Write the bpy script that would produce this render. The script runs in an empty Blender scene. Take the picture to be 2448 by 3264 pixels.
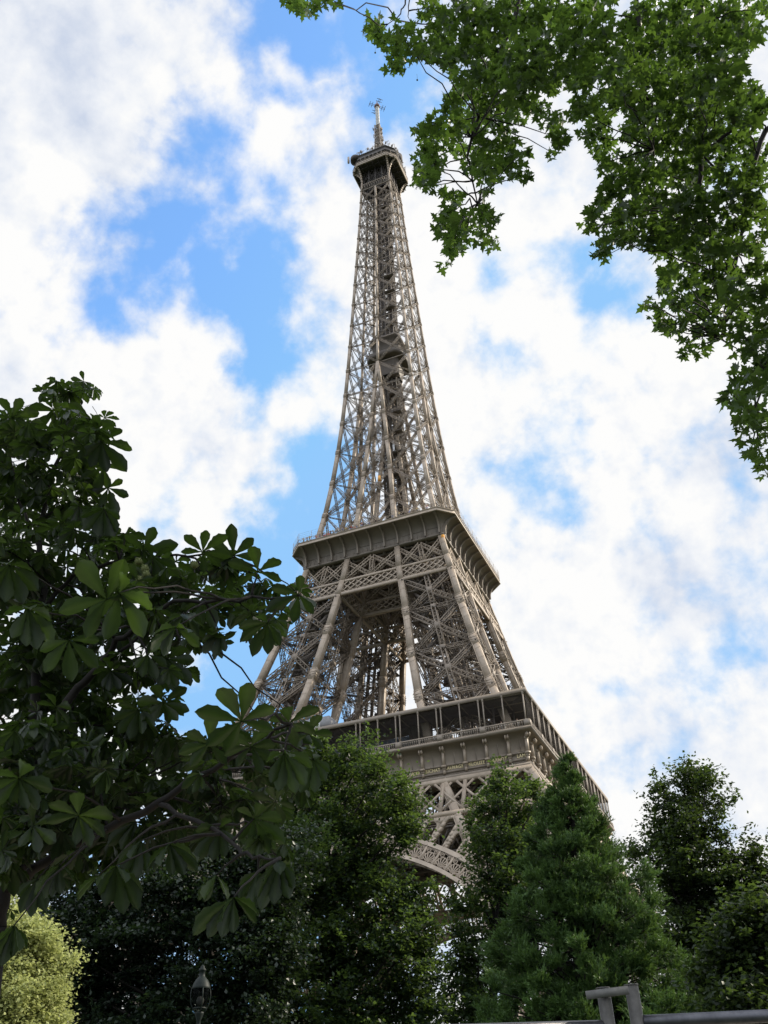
import bpy, math, random
import numpy as np
from mathutils import Vector, Matrix

SC = bpy.context.scene
COL = SC.collection
rng = np.random.default_rng(7)
random.seed(7)

# ------------------------------------------------------------------ camera
CAM = np.array([67.2046, -175.906, 1.6485])
YAW, PITCH, ROLL, FPX, IW, IH = -0.3825, 0.6093, -0.0386, 2832.56, 2448.0, 3264.0
AF = np.array([math.sin(YAW) * math.cos(PITCH), math.cos(YAW) * math.cos(PITCH), math.sin(PITCH)])
_r0 = np.array([math.cos(YAW), -math.sin(YAW), 0.0])
_u0 = np.cross(_r0, AF)
AR = math.cos(ROLL) * _r0 + math.sin(ROLL) * _u0
AU = -math.sin(ROLL) * _r0 + math.cos(ROLL) * _u0
FWD = np.array([math.sin(YAW), math.cos(YAW), 0.0])       # level heading of the view
cd = bpy.data.cameras.new('camera')
cam = bpy.data.objects.new('camera', cd)
COL.objects.link(cam)
cam.matrix_world = Matrix(((AR[0], AU[0], -AF[0], CAM[0]), (AR[1], AU[1], -AF[1], CAM[1]),
                           (AR[2], AU[2], -AF[2], CAM[2]), (0, 0, 0, 1)))
cd.sensor_fit = 'VERTICAL'
cd.sensor_height = 24.0
cd.lens = FPX / IH * 24.0
cd.clip_start = 0.1
cd.clip_end = 6000
SC.camera = cam


def at(px, py, dist):
    """world point seen at source pixel (px,py), dist metres away along the level heading"""
    d = AF + AR * ((px - IW / 2) / FPX) - AU * ((py - IH / 2) / FPX)
    return CAM + d * (dist / (d @ FWD))


D2S = 2448 / 1659.0      # sketch units used below -> source pixels

# ------------------------------------------------------------------ view
SC.view_settings.view_transform = 'Standard'
SC.view_settings.look = 'None'
SC.view_settings.gamma = 1.0
SC.view_settings.use_curve_mapping = False
SC.view_settings.exposure = 1.0
SC.cycles.max_bounces = 6
SC.cycles.diffuse_bounces = 1
SC.cycles.transmission_bounces = 4
SC.cycles.transparent_max_bounces = 6
SC.cycles.caustics_reflective = False
SC.cycles.caustics_refractive = False

# ------------------------------------------------------------------ sun + sky
SUN_DIR = np.array([0.72, 0.56, 0.58])
SUN_DIR = SUN_DIR / np.linalg.norm(SUN_DIR)
SUN_EL = math.asin(SUN_DIR[2])
SUN_AZ = math.atan2(SUN_DIR[0], SUN_DIR[1])
sd = bpy.data.lights.new('sun', 'SUN')
sd.energy = 2.8
sd.angle = math.radians(0.6)
sd.color = (1.0, 0.90, 0.74)
sun = bpy.data.objects.new('sun', sd)
COL.objects.link(sun)
sun.rotation_euler = Vector(SUN_DIR).to_track_quat('Z', 'Y').to_euler()
sun.location = (200, 150, 400)

COVER = ["9999610036788888", "9999634127888887", "9999187336888888", "9975457368888888",
         "9712425899999888", "9771217798354688", "8634317897791578", "8898634799394678",
         "8899957899858888", "9998873599868978", "8896751477849788", "8886411363898578",
         "8776311464899787", "8775200567899776", "8764101666786868", "8765212666788888"]
SHADE = ["4357555555566666", "5367767555666666", "4267597666666666", "4744596577666666",
         "6945766789987777", "9846667799887777", "8466767899997777", "5988777778889777",
         "6776778899987876", "6776767789899956", "7797877778989687", "7788977778999587",
         "7777777777999677", "7777777788988777", "7777777777897877", "7777777777778877"]


# single puffs and blue holes: quarter of the chart (0..3), x, y, radius (1659 = chart quarter), cover, brightness
FEAT = [(0, 1080, 1610, 110, -.8, 0), (0, 1010, 1270, 110, -.6, 0), (0, 1130, 1370, 120, -.6, 0), (0, 640, 1180, 50, -.4, 0), (0, 860, 1230, 60, -.5, 0), (0, 1060, 660, 60, -.3, 0), (2, 1380, 260, 110, -.7, 0), (2, 1330, 60, 60, -.5, 0), (0, 850, 330, 60, -.35, 0), (0, 1090, 330, 70, -.3, 0), (0, 1320, 480, 60, -.35, 0),
        (0, 870, 600, 170, -.5, 0), (0, 520, 960, 200, -.45, 0), (0, 650, 760, 90, -.4, 0), (0, 770, 470, 70, -.4, 0), (0, 1150, 1150, 220, -.35, 0), (0, 720, 1010, 110, -.35, 0), (0, 470, 1290, 160, -.55, 0), (0, 1320, 180, 190, -.5, 0),
        (0, 1560, 90, 150, -.4, 0), (0, 1150, 1480, 170, -.5, 0), (0, 1230, 950, 120, -.35, 0), (0, 200, 720, 120, .3, .55), (0, 90, 1050, 95, .3, .6), (0, 1180, 560, 130, .5, .5), (0, 1440, 380, 85, .7, .3), (0, 970, 370, 60, .5, .2),
        (0, 920, 860, 80, .25, 0), (0, 990, 1110, 50, .35, .1), (0, 560, 1120, 90, .5, .1), (0, 740, 1220, 65, .4, .1), (0, 790, 1370, 95, .5, .35), (0, 930, 1490, 95, .5, .25), (0, 240, 1380, 150, .3, .4), (0, 460, 1520, 150, .3, .25),
        (0, 700, 1600, 150, .4, .3), (0, 1220, 1450, 80, .3, .1), (0, 1420, 900, 110, .5, .2), (0, 1450, 1120, 100, .4, .2), (0, 1200, 240, 40, .5, .2), (0, 230, 240, 150, .1, -.2), (0, 310, 540, 60, 0, -.4), (0, 430, 650, 120, .1, -.15), (0, 200, 940, 70, 0, -.3),
        (1, 440, 1170, 85, -.7, 0), (1, 930, 1110, 110, -.45, 0), (1, 880, 1290, 110, -.6, 0), (1, 500, 1530, 65, -.6, 0), (1, 640, 1470, 80, -.6, 0), (1, 1110, 1400, 60, -.6, 0), (1, 60, 380, 110, -.3, 0), (1, 90, 620, 60, -.4, 0), (1, 640, 1290, 130, .3, .3),
        (1, 290, 1500, 160, .2, .3), (1, 230, 1240, 150, .2, .35), (1, 700, 880, 140, .2, .35), (1, 960, 1480, 120, .5, .35), (1, 1140, 1490, 55, .4, .3), (1, 620, 1570, 90, .4, .2), (1, 1290, 1600, 90, .3, .3), (1, 740, 1020, 60, 0, -.2), (1, 260, 1380, 60, 0, -.2),
        (2, 920, 430, 85, .6, .4), (2, 860, 80, 120, .2, .2), (2, 1250, 130, 80, .5, .35), (2, 1010, 50, 60, .4, .2), (2, 640, 420, 120, .2, .35), (2, 930, 570, 100, .5, .25), (2, 1060, 510, 70, .5, .2), (2, 620, 200, 120, .2, .15), (2, 1120, 90, 60, -.6, 0),
        (2, 770, 430, 50, -.6, 0), (2, 690, 580, 60, -.5, 0), (2, 1350, 480, 200, -.5, 0), (2, 1180, 640, 130, -.5, 0), (2, 1000, 1300, 400, -.4, 0), (2, 860, 280, 40, -.1, -.3), (2, 1130, 300, 70, .3, .1),
        (3, 500, 130, 130, .2, .25), (3, 430, 560, 90, .3, .35), (3, 750, 100, 80, .2, .2), (3, 980, 400, 120, .3, .35), (3, 1220, 230, 110, .2, .35), (3, 1350, 540, 120, .2, .3), (3, 600, 750, 120, .2, .35), (3, 800, 680, 120, .2, .35), (3, 1100, 1060, 80, .3, .4),
        (3, 850, 1230, 110, .3, .3), (3, 1180, 1230, 90, .3, .25), (3, 1000, 740, 55, .3, .25), (3, 1400, 1250, 90, .1, .2), (3, 750, 390, 55, .3, .15), (3, 950, 1330, 50, .3, .3), (3, 870, 880, 140, .2, .3), (3, 850, 260, 75, -.75, 0), (3, 640, 330, 60, -.55, 0),
        (3, 430, 410, 50, -.5, 0), (3, 560, 440, 40, -.5, 0), (3, 720, 555, 75, -.65, 0), (3, 820, 470, 60, -.5, 0), (3, 600, 625, 50, -.5, 0), (3, 400, 640, 65, -.6, 0), (3, 1130, 540, 60, -.5, 0), (3, 1000, 1280, 55, -.7, 0), (3, 650, 1320, 40, -.5, 0),
        (3, 1110, 950, 50, -.5, 0), (3, 1520, 1150, 50, -.55, 0), (3, 1430, 1180, 35, -.5, 0), (3, 1430, 1310, 40, -.45, 0), (3, 1340, 1250, 35, -.45, 0), (3, 1240, 820, 190, -.1, -.4), (3, 1450, 380, 200, -.05, -.3), (3, 860, 1080, 120, 0, -.25), (3, 1150, 1420, 150, -.05, -.25), (3, 620, 1000, 120, 0, -.12), (3, 1500, 1000, 150, 0, -.2)]


def sky_chart():
    c16 = np.array([[int(x) / 9 for x in r] for r in COVER]); s16 = np.array([[int(x) / 9 for x in r] for r in SHADE])
    i = np.clip((np.arange(32) + .5) / 2 - .5, 0, 15)
    i0 = np.floor(i).astype(int); i1 = np.minimum(i0 + 1, 15); f = i - i0

    def up(a):
        a = a[i0] * (1 - f)[:, None] + a[i1] * f[:, None]
        return a[:, i0] * (1 - f) + a[:, i1] * f
    c, sh = up(c16), up(s16)
    X, Y = np.meshgrid(np.arange(32) + .5, np.arange(32) + .5)
    for (q, x, y, r, dc, ds) in FEAT:
        fx = x / 1659 * 16 + (q % 2) * 16; fy = y / 1659 * 16 + (q // 2) * 16
        w = np.exp(-((X - fx) ** 2 + (Y - fy) ** 2) / max(r / 103.7, .62) ** 2)
        c += (dc * (.62 if dc < 0 else .8)) * w; sh += ds * w * 1.15
    return np.clip(.5 + (c - .5) * .85, -.1, 1.0), np.clip(sh + .04, 0, 1.2)


def world():
    w = bpy.data.worlds.new("World")
    SC.world = w
    w.use_nodes = True
    nt = w.node_tree
    nt.nodes.clear()
    N, L = nt.nodes, nt.links

    def new(t, **k):
        n = N.new(t)
        for a, b in k.items():
            setattr(n, a, b)
        return n

    def val(x, sock):
        if isinstance(x, (int, float)):
            sock.default_value = x
        elif isinstance(x, (tuple, list)):
            sock.default_value = x
        else:
            L.new(x, sock)

    def mth(op, a, b=0.0, c=None, clamp=False):
        n = new('ShaderNodeMath', operation=op, use_clamp=clamp)
        val(a, n.inputs[0]); val(b, n.inputs[1])
        if c is not None:
            val(c, n.inputs[2])
        return n.outputs[0]

    def vm(op, a, b, c=None):
        n = new('ShaderNodeVectorMath', operation=op)
        val(a, n.inputs[0]); val(b, n.inputs[1])
        if c is not None:
            val(c, n.inputs[2])
        return n.outputs[1] if op == 'DOT_PRODUCT' else n.outputs[0]

    tc = new('ShaderNodeTexCoord')
    dirv = tc.outputs['Generated']
    da = mth('MAXIMUM', vm('DOT_PRODUCT', dirv, tuple(AF)), 0.08)
    du = mth('DIVIDE', vm('DOT_PRODUCT', dirv, tuple(AR)), da)
    dv = mth('DIVIDE', vm('DOT_PRODUCT', dirv, tuple(AU)), da)
    cmb = new('ShaderNodeCombineXYZ')
    L.new(du, cmb.inputs[0]); L.new(dv, cmb.inputs[1])
    # sky plane coordinates, wobbled so cloud outlines are ragged
    n1 = new('ShaderNodeTexNoise')
    n1.inputs['Scale'].default_value = 11.0; n1.inputs['Detail'].default_value = 6.0; n1.inputs['Roughness'].default_value = 0.55
    L.new(cmb.outputs[0], n1.inputs['Vector'])
    wob = vm('MULTIPLY_ADD', n1.outputs['Color'], (0.07, 0.07, 0), (-0.035, -0.035, 0))
    pos = vm('ADD', cmb.outputs[0], wob)
    sp = new('ShaderNodeSeparateXYZ')
    L.new(pos, sp.inputs[0])
    U = mth('MULTIPLY_ADD', sp.outputs[0], FPX / IW, 0.5)
    V = mth('MULTIPLY_ADD', sp.outputs[1], -FPX / 76.5, (IH / 2) / 76.5 - 0.5)   # row coordinate
    V = mth('MINIMUM', mth('MAXIMUM', V, 0.0), 31.0)
    acc = None
    CV, SV = sky_chart()
    for i in range(32):
        cr = new('ShaderNodeValToRGB')
        cr.color_ramp.interpolation = 'CARDINAL'
        e = cr.color_ramp.elements
        while len(e) < 32:
            e.new(0.5)
        for j in range(32):
            e[j].position = (j + 0.5) / 32
        for j in range(32):
            e[j].color = (CV[i, j], SV[i, j], 0, 1)
        L.new(U, cr.inputs[0])
        hat = mth('SUBTRACT', 1.0, mth('ABSOLUTE', mth('SUBTRACT', V, float(i))), clamp=True)
        acc = vm('MULTIPLY_ADD', cr.outputs[0], hat, acc if acc is not None else (0, 0, 0))
    sx = new('ShaderNodeSeparateXYZ')
    L.new(acc, sx.inputs[0])
    # outside the charted part of the sky: evenly broken cloud
    dd = vm('DOT_PRODUCT', dirv, tuple(AF))
    inside = new('ShaderNodeMapRange', interpolation_type='SMOOTHSTEP')
    val(dd, inside.inputs[0]); inside.inputs[1].default_value = 0.62; inside.inputs[2].default_value = 0.80
    ins = inside.outputs[0]
    def puffs(vec):
        """billowy cloud density: cauliflower cells over fractal noise"""
        a_ = new('ShaderNodeTexNoise')
        a_.inputs['Scale'].default_value = 9.0; a_.inputs['Detail'].default_value = 9.0; a_.inputs['Roughness'].default_value = 0.58
        a_.inputs['Distortion'].default_value = 0.25
        val(vec, a_.inputs['Vector'])
        b_ = new('ShaderNodeTexNoise')
        b_.inputs['Scale'].default_value = 22.0; b_.inputs['Detail'].default_value = 7.0; b_.inputs['Roughness'].default_value = 0.55
        val(vec, b_.inputs['Vector'])
        x = mth('MULTIPLY', mth('SUBTRACT', a_.outputs['Fac'], 0.5), 1.35)
        return mth('MULTIPLY_ADD', mth('SUBTRACT', b_.outputs['Fac'], 0.5), 1.25, x)

    p0 = puffs(dirv)
    p1 = puffs(vm('ADD', dirv, tuple(0.014 * SUN_DIR)))
    c0 = mth('MULTIPLY_ADD', mth('SUBTRACT', sx.outputs[0], 0.72), ins, 0.72)
    c1 = mth('ADD', p0, c0)
    c2 = c1
    al = new('ShaderNodeMapRange', interpolation_type='SMOOTHSTEP')
    val(c2, al.inputs[0]); al.inputs[1].default_value = 0.11; al.inputs[2].default_value = 0.84
    # brighter where the cloud thins towards the sun, greyer where it is thick
    s1 = mth('MULTIPLY_ADD', mth('SUBTRACT', p0, p1), 0.75, sx.outputs[1])
    s2 = mth('MULTIPLY_ADD', p0, 0.5, s1)
    shr = new('ShaderNodeValToRGB')
    shr.color_ramp.elements[0].position = 0.05
    shr.color_ramp.elements[0].color = (0.62, 0.69, 0.83, 1)
    shr.color_ramp.elements[1].position = 1.05 - .05
    shr.color_ramp.elements[1].color = (1.0, 0.998, 0.99, 1)
    m = shr.color_ramp.elements.new(0.64)
    m.color = (0.865, 0.895, 0.95, 1)
    L.new(s2, shr.inputs[0])
    sz = new('ShaderNodeSeparateXYZ')
    L.new(dirv, sz.inputs[0])
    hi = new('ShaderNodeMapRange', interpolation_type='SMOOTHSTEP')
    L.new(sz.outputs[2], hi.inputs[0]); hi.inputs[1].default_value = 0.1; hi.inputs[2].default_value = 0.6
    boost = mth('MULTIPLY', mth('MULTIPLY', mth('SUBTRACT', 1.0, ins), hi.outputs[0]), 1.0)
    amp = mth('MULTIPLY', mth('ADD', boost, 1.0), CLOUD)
    cx = new('ShaderNodeCombineXYZ')
    for i_ in range(3):
        L.new(amp, cx.inputs[i_])
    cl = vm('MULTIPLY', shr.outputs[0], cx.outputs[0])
    sky = new('ShaderNodeTexSky', sky_type='NISHITA')
    sky.sun_disc = False
    sky.sun_elevation = SUN_EL
    sky.sun_rotation = SUN_AZ
    sky.air_density = 1.0; sky.dust_density = 0.6; sky.ozone_density = 2.0
    blue = vm('MINIMUM', vm('MULTIPLY', sky.outputs[0], SKYMUL), (1.5, 2.95, 4.9))
    mix = new('ShaderNodeMix', data_type='RGBA')
    L.new(al.outputs[0], mix.inputs[0])
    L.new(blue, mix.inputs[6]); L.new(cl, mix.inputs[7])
    bg = new('ShaderNodeBackground')
    bg.inputs[1].default_value = 0.1
    L.new(mix.outputs[2], bg.inputs[0])
    out = new('ShaderNodeOutputWorld')
    L.new(bg.outputs[0], out.inputs[0])
    w.cycles.sampling_method = 'MANUAL'
    w.cycles.sample_map_resolution = 512


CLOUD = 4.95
SKYMUL = (1.45, 1.85, 2.05)
world()


# ------------------------------------------------------------------ materials
def base_mat(name):
    m = bpy.data.materials.new(name)
    m.use_nodes = True
    nt = m.node_tree
    return m, nt, nt.nodes['Principled BSDF']


def mat_noise(name, c1, c2, scale=1.0, rough=0.6, metal=0.0, bump=0.0, detail=6.0, spec=0.4):
    m, nt, p = base_mat(name)
    tc = nt.nodes.new('ShaderNodeTexCoord')
    n = nt.nodes.new('ShaderNodeTexNoise')
    n.inputs['Scale'].default_value = scale
    n.inputs['Detail'].default_value = detail
    n.inputs['Roughness'].default_value = 0.65
    nt.links.new(tc.outputs['Object'], n.inputs['Vector'])
    r = nt.nodes.new('ShaderNodeValToRGB')
    r.color_ramp.elements[0].position = 0.3; r.color_ramp.elements[0].color = (*c1, 1)
    r.color_ramp.elements[1].position = 0.7; r.color_ramp.elements[1].color = (*c2, 1)
    nt.links.new(n.outputs['Fac'], r.inputs[0])
    nt.links.new(r.outputs[0], p.inputs['Base Color'])
    p.inputs['Roughness'].default_value = rough
    p.inputs['Metallic'].default_value = metal
    p.inputs['Specular IOR Level'].default_value = spec
    if bump:
        b = nt.nodes.new('ShaderNodeBump')
        b.inputs['Strength'].default_value = bump
        nt.links.new(n.outputs['Fac'], b.inputs['Height'])
        nt.links.new(b.outputs[0], p.inputs['Normal'])
    return m


def mat_leaf(name, dark, light, transl, trans_mix=0.35, rough=0.45, spec=0.35):
    """leaf: every leaf carries its own random 'tint' (0..1)"""
    m, nt, p = base_mat(name)
    a = nt.nodes.new('ShaderNodeAttribute')
    a.attribute_name = 'tint'
    r = nt.nodes.new('ShaderNodeValToRGB')
    r.color_ramp.elements[0].color = (*dark, 1)
    r.color_ramp.elements[1].color = (*light, 1)
    nt.links.new(a.outputs['Fac'], r.inputs[0])
    nt.links.new(r.outputs[0], p.inputs['Base Color'])
    p.inputs['Roughness'].default_value = rough
    p.inputs['Specular IOR Level'].default_value = spec
    t = nt.nodes.new('ShaderNodeBsdfTranslucent')
    r2 = nt.nodes.new('ShaderNodeMix'); r2.data_type = 'RGBA'
    nt.links.new(a.outputs['Fac'], r2.inputs[0])
    r2.inputs[6].default_value = tuple(x * 0.7 for x in transl) + (1,)
    r2.inputs[7].default_value = tuple(min(1, x * 1.35) for x in transl) + (1,)
    nt.links.new(r2.outputs[2], t.inputs[0])
    mx = nt.nodes.new('ShaderNodeMixShader')
    mx.inputs[0].default_value = trans_mix
    nt.links.new(p.outputs[0], mx.inputs[1]); nt.links.new(t.outputs[0], mx.inputs[2])
    nt.links.new(mx.outputs[0], nt.nodes['Material Output'].inputs[0])
    return m


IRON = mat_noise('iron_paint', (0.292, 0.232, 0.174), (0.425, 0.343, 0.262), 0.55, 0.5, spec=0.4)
IRON2 = mat_noise('iron_paint_deeper', (0.205, 0.168, 0.131), (0.275, 0.227, 0.180), 0.5, 0.55)  # deeper tone of the iron paint for galleries, ribs and mast
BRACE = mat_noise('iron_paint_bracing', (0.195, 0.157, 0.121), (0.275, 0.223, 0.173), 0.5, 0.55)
COVEM = mat_noise('iron_paint_cove_shade', (0.175, 0.146, 0.118), (0.235, 0.197, 0.160), 0.4, 0.6)  # darker copy for the cove, with the overhang's shade put into the colour
TOPDARK = mat_noise('iron_paint_top', (0.055, 0.048, 0.044), (0.09, 0.078, 0.07), 0.6, 0.65)  # much darker tone for the whole top gallery
DARKIRON = mat_noise('iron_paint_interior_shade', (0.105, 0.088, 0.074), (0.15, 0.125, 0.105), 0.5, 0.6)  # dark copy of the iron paint, interior shade put into its colour
NEARBLACK = mat_noise('near_black_parts', (0.045, 0.038, 0.035), (0.08, 0.065, 0.055), 1.5, 0.7)  # near-black for fittings, netting and the sheet below the gallery roof
GOLD = mat_noise('gilt_letters', (0.62, 0.50, 0.26), (0.75, 0.62, 0.34), 3, 0.4)
GREYBOX = mat_noise('grey_sheet_metal', (0.20, 0.20, 0.21), (0.27, 0.27, 0.28), 1, 0.5)
WHITEP = mat_noise('white_paint', (0.72, 0.74, 0.76), (0.82, 0.83, 0.84), 1, 0.5)
GALV = mat_noise('galvanised_mast', (0.36, 0.36, 0.34), (0.56, 0.55, 0.52), 0.8, 0.4)
GLASS = mat_noise('dark_window_glass', (0.02, 0.025, 0.03), (0.035, 0.04, 0.045), 0.4, 0.08, spec=0.8)
PALEGLASS = mat_noise('pale_slanted_glass', (0.16, 0.19, 0.23), (0.22, 0.25, 0.30), 0.4, 0.08, spec=0.9)
RED = mat_noise('red_paint', (0.33, 0.05, 0.04), (0.42, 0.08, 0.06), 1, 0.5)
ORANGE = mat_noise('orange_paint', (0.70, 0.30, 0.04), (0.8, 0.38, 0.06), 1, 0.5)


# ------------------------------------------------------------------ mesh builder
class MB:
    def __init__(s):
        s.bars = []
        s.V = []
        s.Fq = []
        s.Ft = []
        s.n = 0

    def bar(s, a, b, w, d, n=(0, 0, 1)):
        s.bars.append((a[0], a[1], a[2], b[0], b[1], b[2], w, d, n[0], n[1], n[2]))

    def add(s, verts, quads=(), tris=()):
        verts = np.asarray(verts, float).reshape(-1, 3)
        s.V.append(verts)
        if len(quads):
            s.Fq.append(np.asarray(quads, int).reshape(-1, 4) + s.n)
        if len(tris):
            s.Ft.append(np.asarray(tris, int).reshape(-1, 3) + s.n)
        s.n += len(verts)

    def box(s, c, sz, R=None):
        x, y, z = np.array(sz) / 2.0
        v = np.array([[-x, -y, -z], [x, -y, -z], [x, y, -z], [-x, y, -z], [-x, -y, z], [x, -y, z], [x, y, z], [-x, y, z]])
        if R is not None:
            v = v @ np.asarray(R).T
        s.add(v + np.array(c), BOXQ)

    def prism(s, P, t):
        """quad or polygon P (k,3) given thickness vector t (extruded from P to P+t)"""
        P = np.asarray(P, float); k = len(P)
        v = np.vstack([P, P + np.asarray(t)])
        q = [[i, (i + 1) % k, k + (i + 1) % k, k + i] for i in range(k)]
        if k == 4:
            q += [[3, 2, 1, 0], [4, 5, 6, 7]]
            s.add(v, q)
        else:
            tr = [[0, i + 1, i] for i in range(1, k - 1)] + [[k, k + i, k + i + 1] for i in range(1, k - 1)]
            s.add(v, q, tr)

    def strip(s, A, B):
        """ruled surface between two polylines"""
        A = np.asarray(A, float); B = np.asarray(B, float); k = len(A)
        s.add(np.vstack([A, B]), [[i, i + 1, k + i + 1, k + i] for i in range(k - 1)])

    def tube(s, P, R, seg=6, cap=True):
        P = np.asarray(P, float); k = len(P)
        R = np.broadcast_to(np.asarray(R, float), (k,))
        T = np.gradient(P, axis=0)
        T /= np.linalg.norm(T, axis=1)[:, None] + 1e-9
        ref = np.array([0.0, 0.0, 1.0]) if abs(T[:, 2]).mean() < 0.9 else np.array([1.0, 0.0, 0.0])
        S = np.cross(T, ref); S /= np.linalg.norm(S, axis=1)[:, None] + 1e-9
        Q = np.cross(S, T)
        an = np.arange(seg) * 2 * math.pi / seg
        v = P[:, None, :] + R[:, None, None] * (np.cos(an)[None, :, None] * S[:, None, :] + np.sin(an)[None, :, None] * Q[:, None, :])
        q = [[i * seg + j, i * seg + (j + 1) % seg, (i + 1) * seg + (j + 1) % seg, (i + 1) * seg + j]
             for i in range(k - 1) for j in range(seg)]
        tr = []
        if cap:
            tr = [[0, j + 1, j] for j in range(1, seg - 1)]
            o = (k - 1) * seg
            tr += [[o, o + j, o + j + 1] for j in range(1, seg - 1)]
        s.add(v.reshape(-1, 3), q, tr)

    def lathe(s, prof, c=(0, 0, 0), seg=20):
        prof = np.asarray(prof, float); k = len(prof)
        an = np.arange(seg) * 2 * math.pi / seg
        v = np.stack([prof[:, 0, None] * np.cos(an), prof[:, 0, None] * np.sin(an), np.repeat(prof[:, 1, None], seg, 1)], -1)
        q = [[i * seg + j, i * seg + (j + 1) % seg, (i + 1) * seg + (j + 1) % seg, (i + 1) * seg + j]
             for i in range(k - 1) for j in range(seg)]
        s.add(v.reshape(-1, 3) + np.array(c), q)

    def loft(s, rings, closed=True):
        """rings: list of equally long point rings"""
        k = len(rings[0])
        v = np.vstack(rings)
        kk = k if closed else k - 1
        q = [[i * k + j, i * k + (j + 1) % k, (i + 1) * k + (j + 1) % k, (i + 1) * k + j]
             for i in range(len(rings) - 1) for j in range(kk)]
        s.add(v, q)

    def arrays(s):
        V, Q, T, n = list(s.V), list(s.Fq), list(s.Ft), s.n
        if s.bars:
            B = np.array(s.bars, float)
            a, b, w, d, nn = B[:, 0:3], B[:, 3:6], B[:, 6], B[:, 7], B[:, 8:11]
            t = b - a
            t /= np.linalg.norm(t, axis=1)[:, None] + 1e-12
            par = np.abs((t * nn).sum(1)) > 0.98 * np.linalg.norm(nn, axis=1)
            nn = np.where(par[:, None], np.where(np.abs(t[:, :1]) < 0.7, [[1.0, 0, 0]], [[0, 1.0, 0]]), nn)
            sd_ = np.cross(t, nn); sd_ /= np.linalg.norm(sd_, axis=1)[:, None] + 1e-12
            nd = np.cross(sd_, t)
            hw, hd = sd_ * (w / 2)[:, None], nd * (d / 2)[:, None]
            v = np.stack([a - hw - hd, a + hw - hd, a + hw + hd, a - hw + hd, b - hw - hd, b + hw - hd, b + hw + hd, b - hw + hd], 1)
            V.append(v.reshape(-1, 3))
            Q.append((BOXQ[None] + (np.arange(len(B)) * 8)[:, None, None] + n).reshape(-1, 4))
        V = np.vstack(V) if V else np.zeros((0, 3))
        Q = np.vstack(Q) if Q else np.zeros((0, 4), int)
        T = np.vstack(T) if T else np.zeros((0, 3), int)
        return V, Q, T

    def build(s, name, mat, parent=None, smooth=False, origin=(0, 0, 0), tint=None):
        V, Q, T = s.arrays()
        return mesh_obj(name, V - np.array(origin), Q, T, mat, parent, smooth, tint)


BOXQ = np.array([[0, 3, 2, 1], [4, 5, 6, 7], [0, 1, 5, 4], [1, 2, 6, 5], [2, 3, 7, 6], [3, 0, 4, 7]])


def mesh_obj(name, V, Q, T, mat, parent=None, smooth=False, tint=None):
    me = bpy.data.meshes.new(name)
    nq, ntr = len(Q), len(T)
    me.vertices.add(len(V))
    me.vertices.foreach_set('co', np.ascontiguousarray(V, np.float32).ravel())
    me.loops.add(nq * 4 + ntr * 3)
    me.loops.foreach_set('vertex_index', np.concatenate([Q.ravel(), T.ravel()]).astype(np.int32))
    me.polygons.add(nq + ntr)
    me.polygons.foreach_set('loop_start', np.concatenate([np.arange(nq) * 4, nq * 4 + np.arange(ntr) * 3]).astype(np.int32))
    me.update(calc_edges=True)
    if smooth:
        me.polygons.foreach_set('use_smooth', np.ones(nq + ntr, bool))
    if tint is not None:
        at_ = me.attributes.new('tint', 'FLOAT', 'POINT')
        at_.data.foreach_set('value', np.asarray(tint, np.float32))
    if mat is not None:
        me.materials.append(mat)
    o = bpy.data.objects.new(name, me)
    COL.objects.link(o)
    if parent is not None:
        o.parent = parent
    return o


def thing(name, label, cat, loc=(0, 0, 0), rz=0.0, group=None):
    o = bpy.data.objects.new(name, None)
    COL.objects.link(o)
    o.empty_display_size = 0.5
    o.location = loc
    o.rotation_euler = (0, 0, rz)
    o['label'] = label; o['category'] = cat
    if group:
        o['group'] = group
    return o


def unit(v):
    v = np.asarray(v, float)
    return v / (np.linalg.norm(v) + 1e-12)


# ================================================================== GROUND
def ground():
    m = MB()
    xs = np.linspace(-1500, 1500, 61)
    X, Y = np.meshgrid(xs, xs)
    Z = 0 * X
    k = len(xs)
    q = [[i * k + j, i * k + j + 1, (i + 1) * k + j + 1, (i + 1) * k + j] for i in range(k - 1) for j in range(k - 1)]
    m.add(np.stack([X, Y, Z], -1).reshape(-1, 3), q)
    o = m.build('ground', mat_noise('lawn', (0.02, 0.030, 0.012), (0.04, 0.055, 0.022), 0.8, 0.9, bump=0.3))
    o['kind'] = 'structure'
    c = CAM + FWD * 6
    d = _r0
    p = MB()
    P = [c + d * t + FWD * (4 * math.sin(t * 0.02)) for t in np.linspace(-80, 80, 41)]
    p.strip([(a[0] - FWD[0] * 2.5, a[1] - FWD[1] * 2.5, 0.004) for a in P], [(a[0] + FWD[0] * 2.5, a[1] + FWD[1] * 2.5, 0.004) for a in P])
    o = p.build('path', mat_noise('gravel_path', (0.30, 0.26, 0.20), (0.42, 0.37, 0.30), 6, 0.95, bump=0.4))
    o['kind'] = 'structure'
    e = MB()
    e.box((0, 0, 0.004), (110, 110, 0.008))
    o = e.build('paved_esplanade', mat_noise('stone_paving', (0.09, 0.085, 0.075), (0.14, 0.13, 0.12), 0.5, 0.9))
    o['kind'] = 'structure'


ground()

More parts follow.
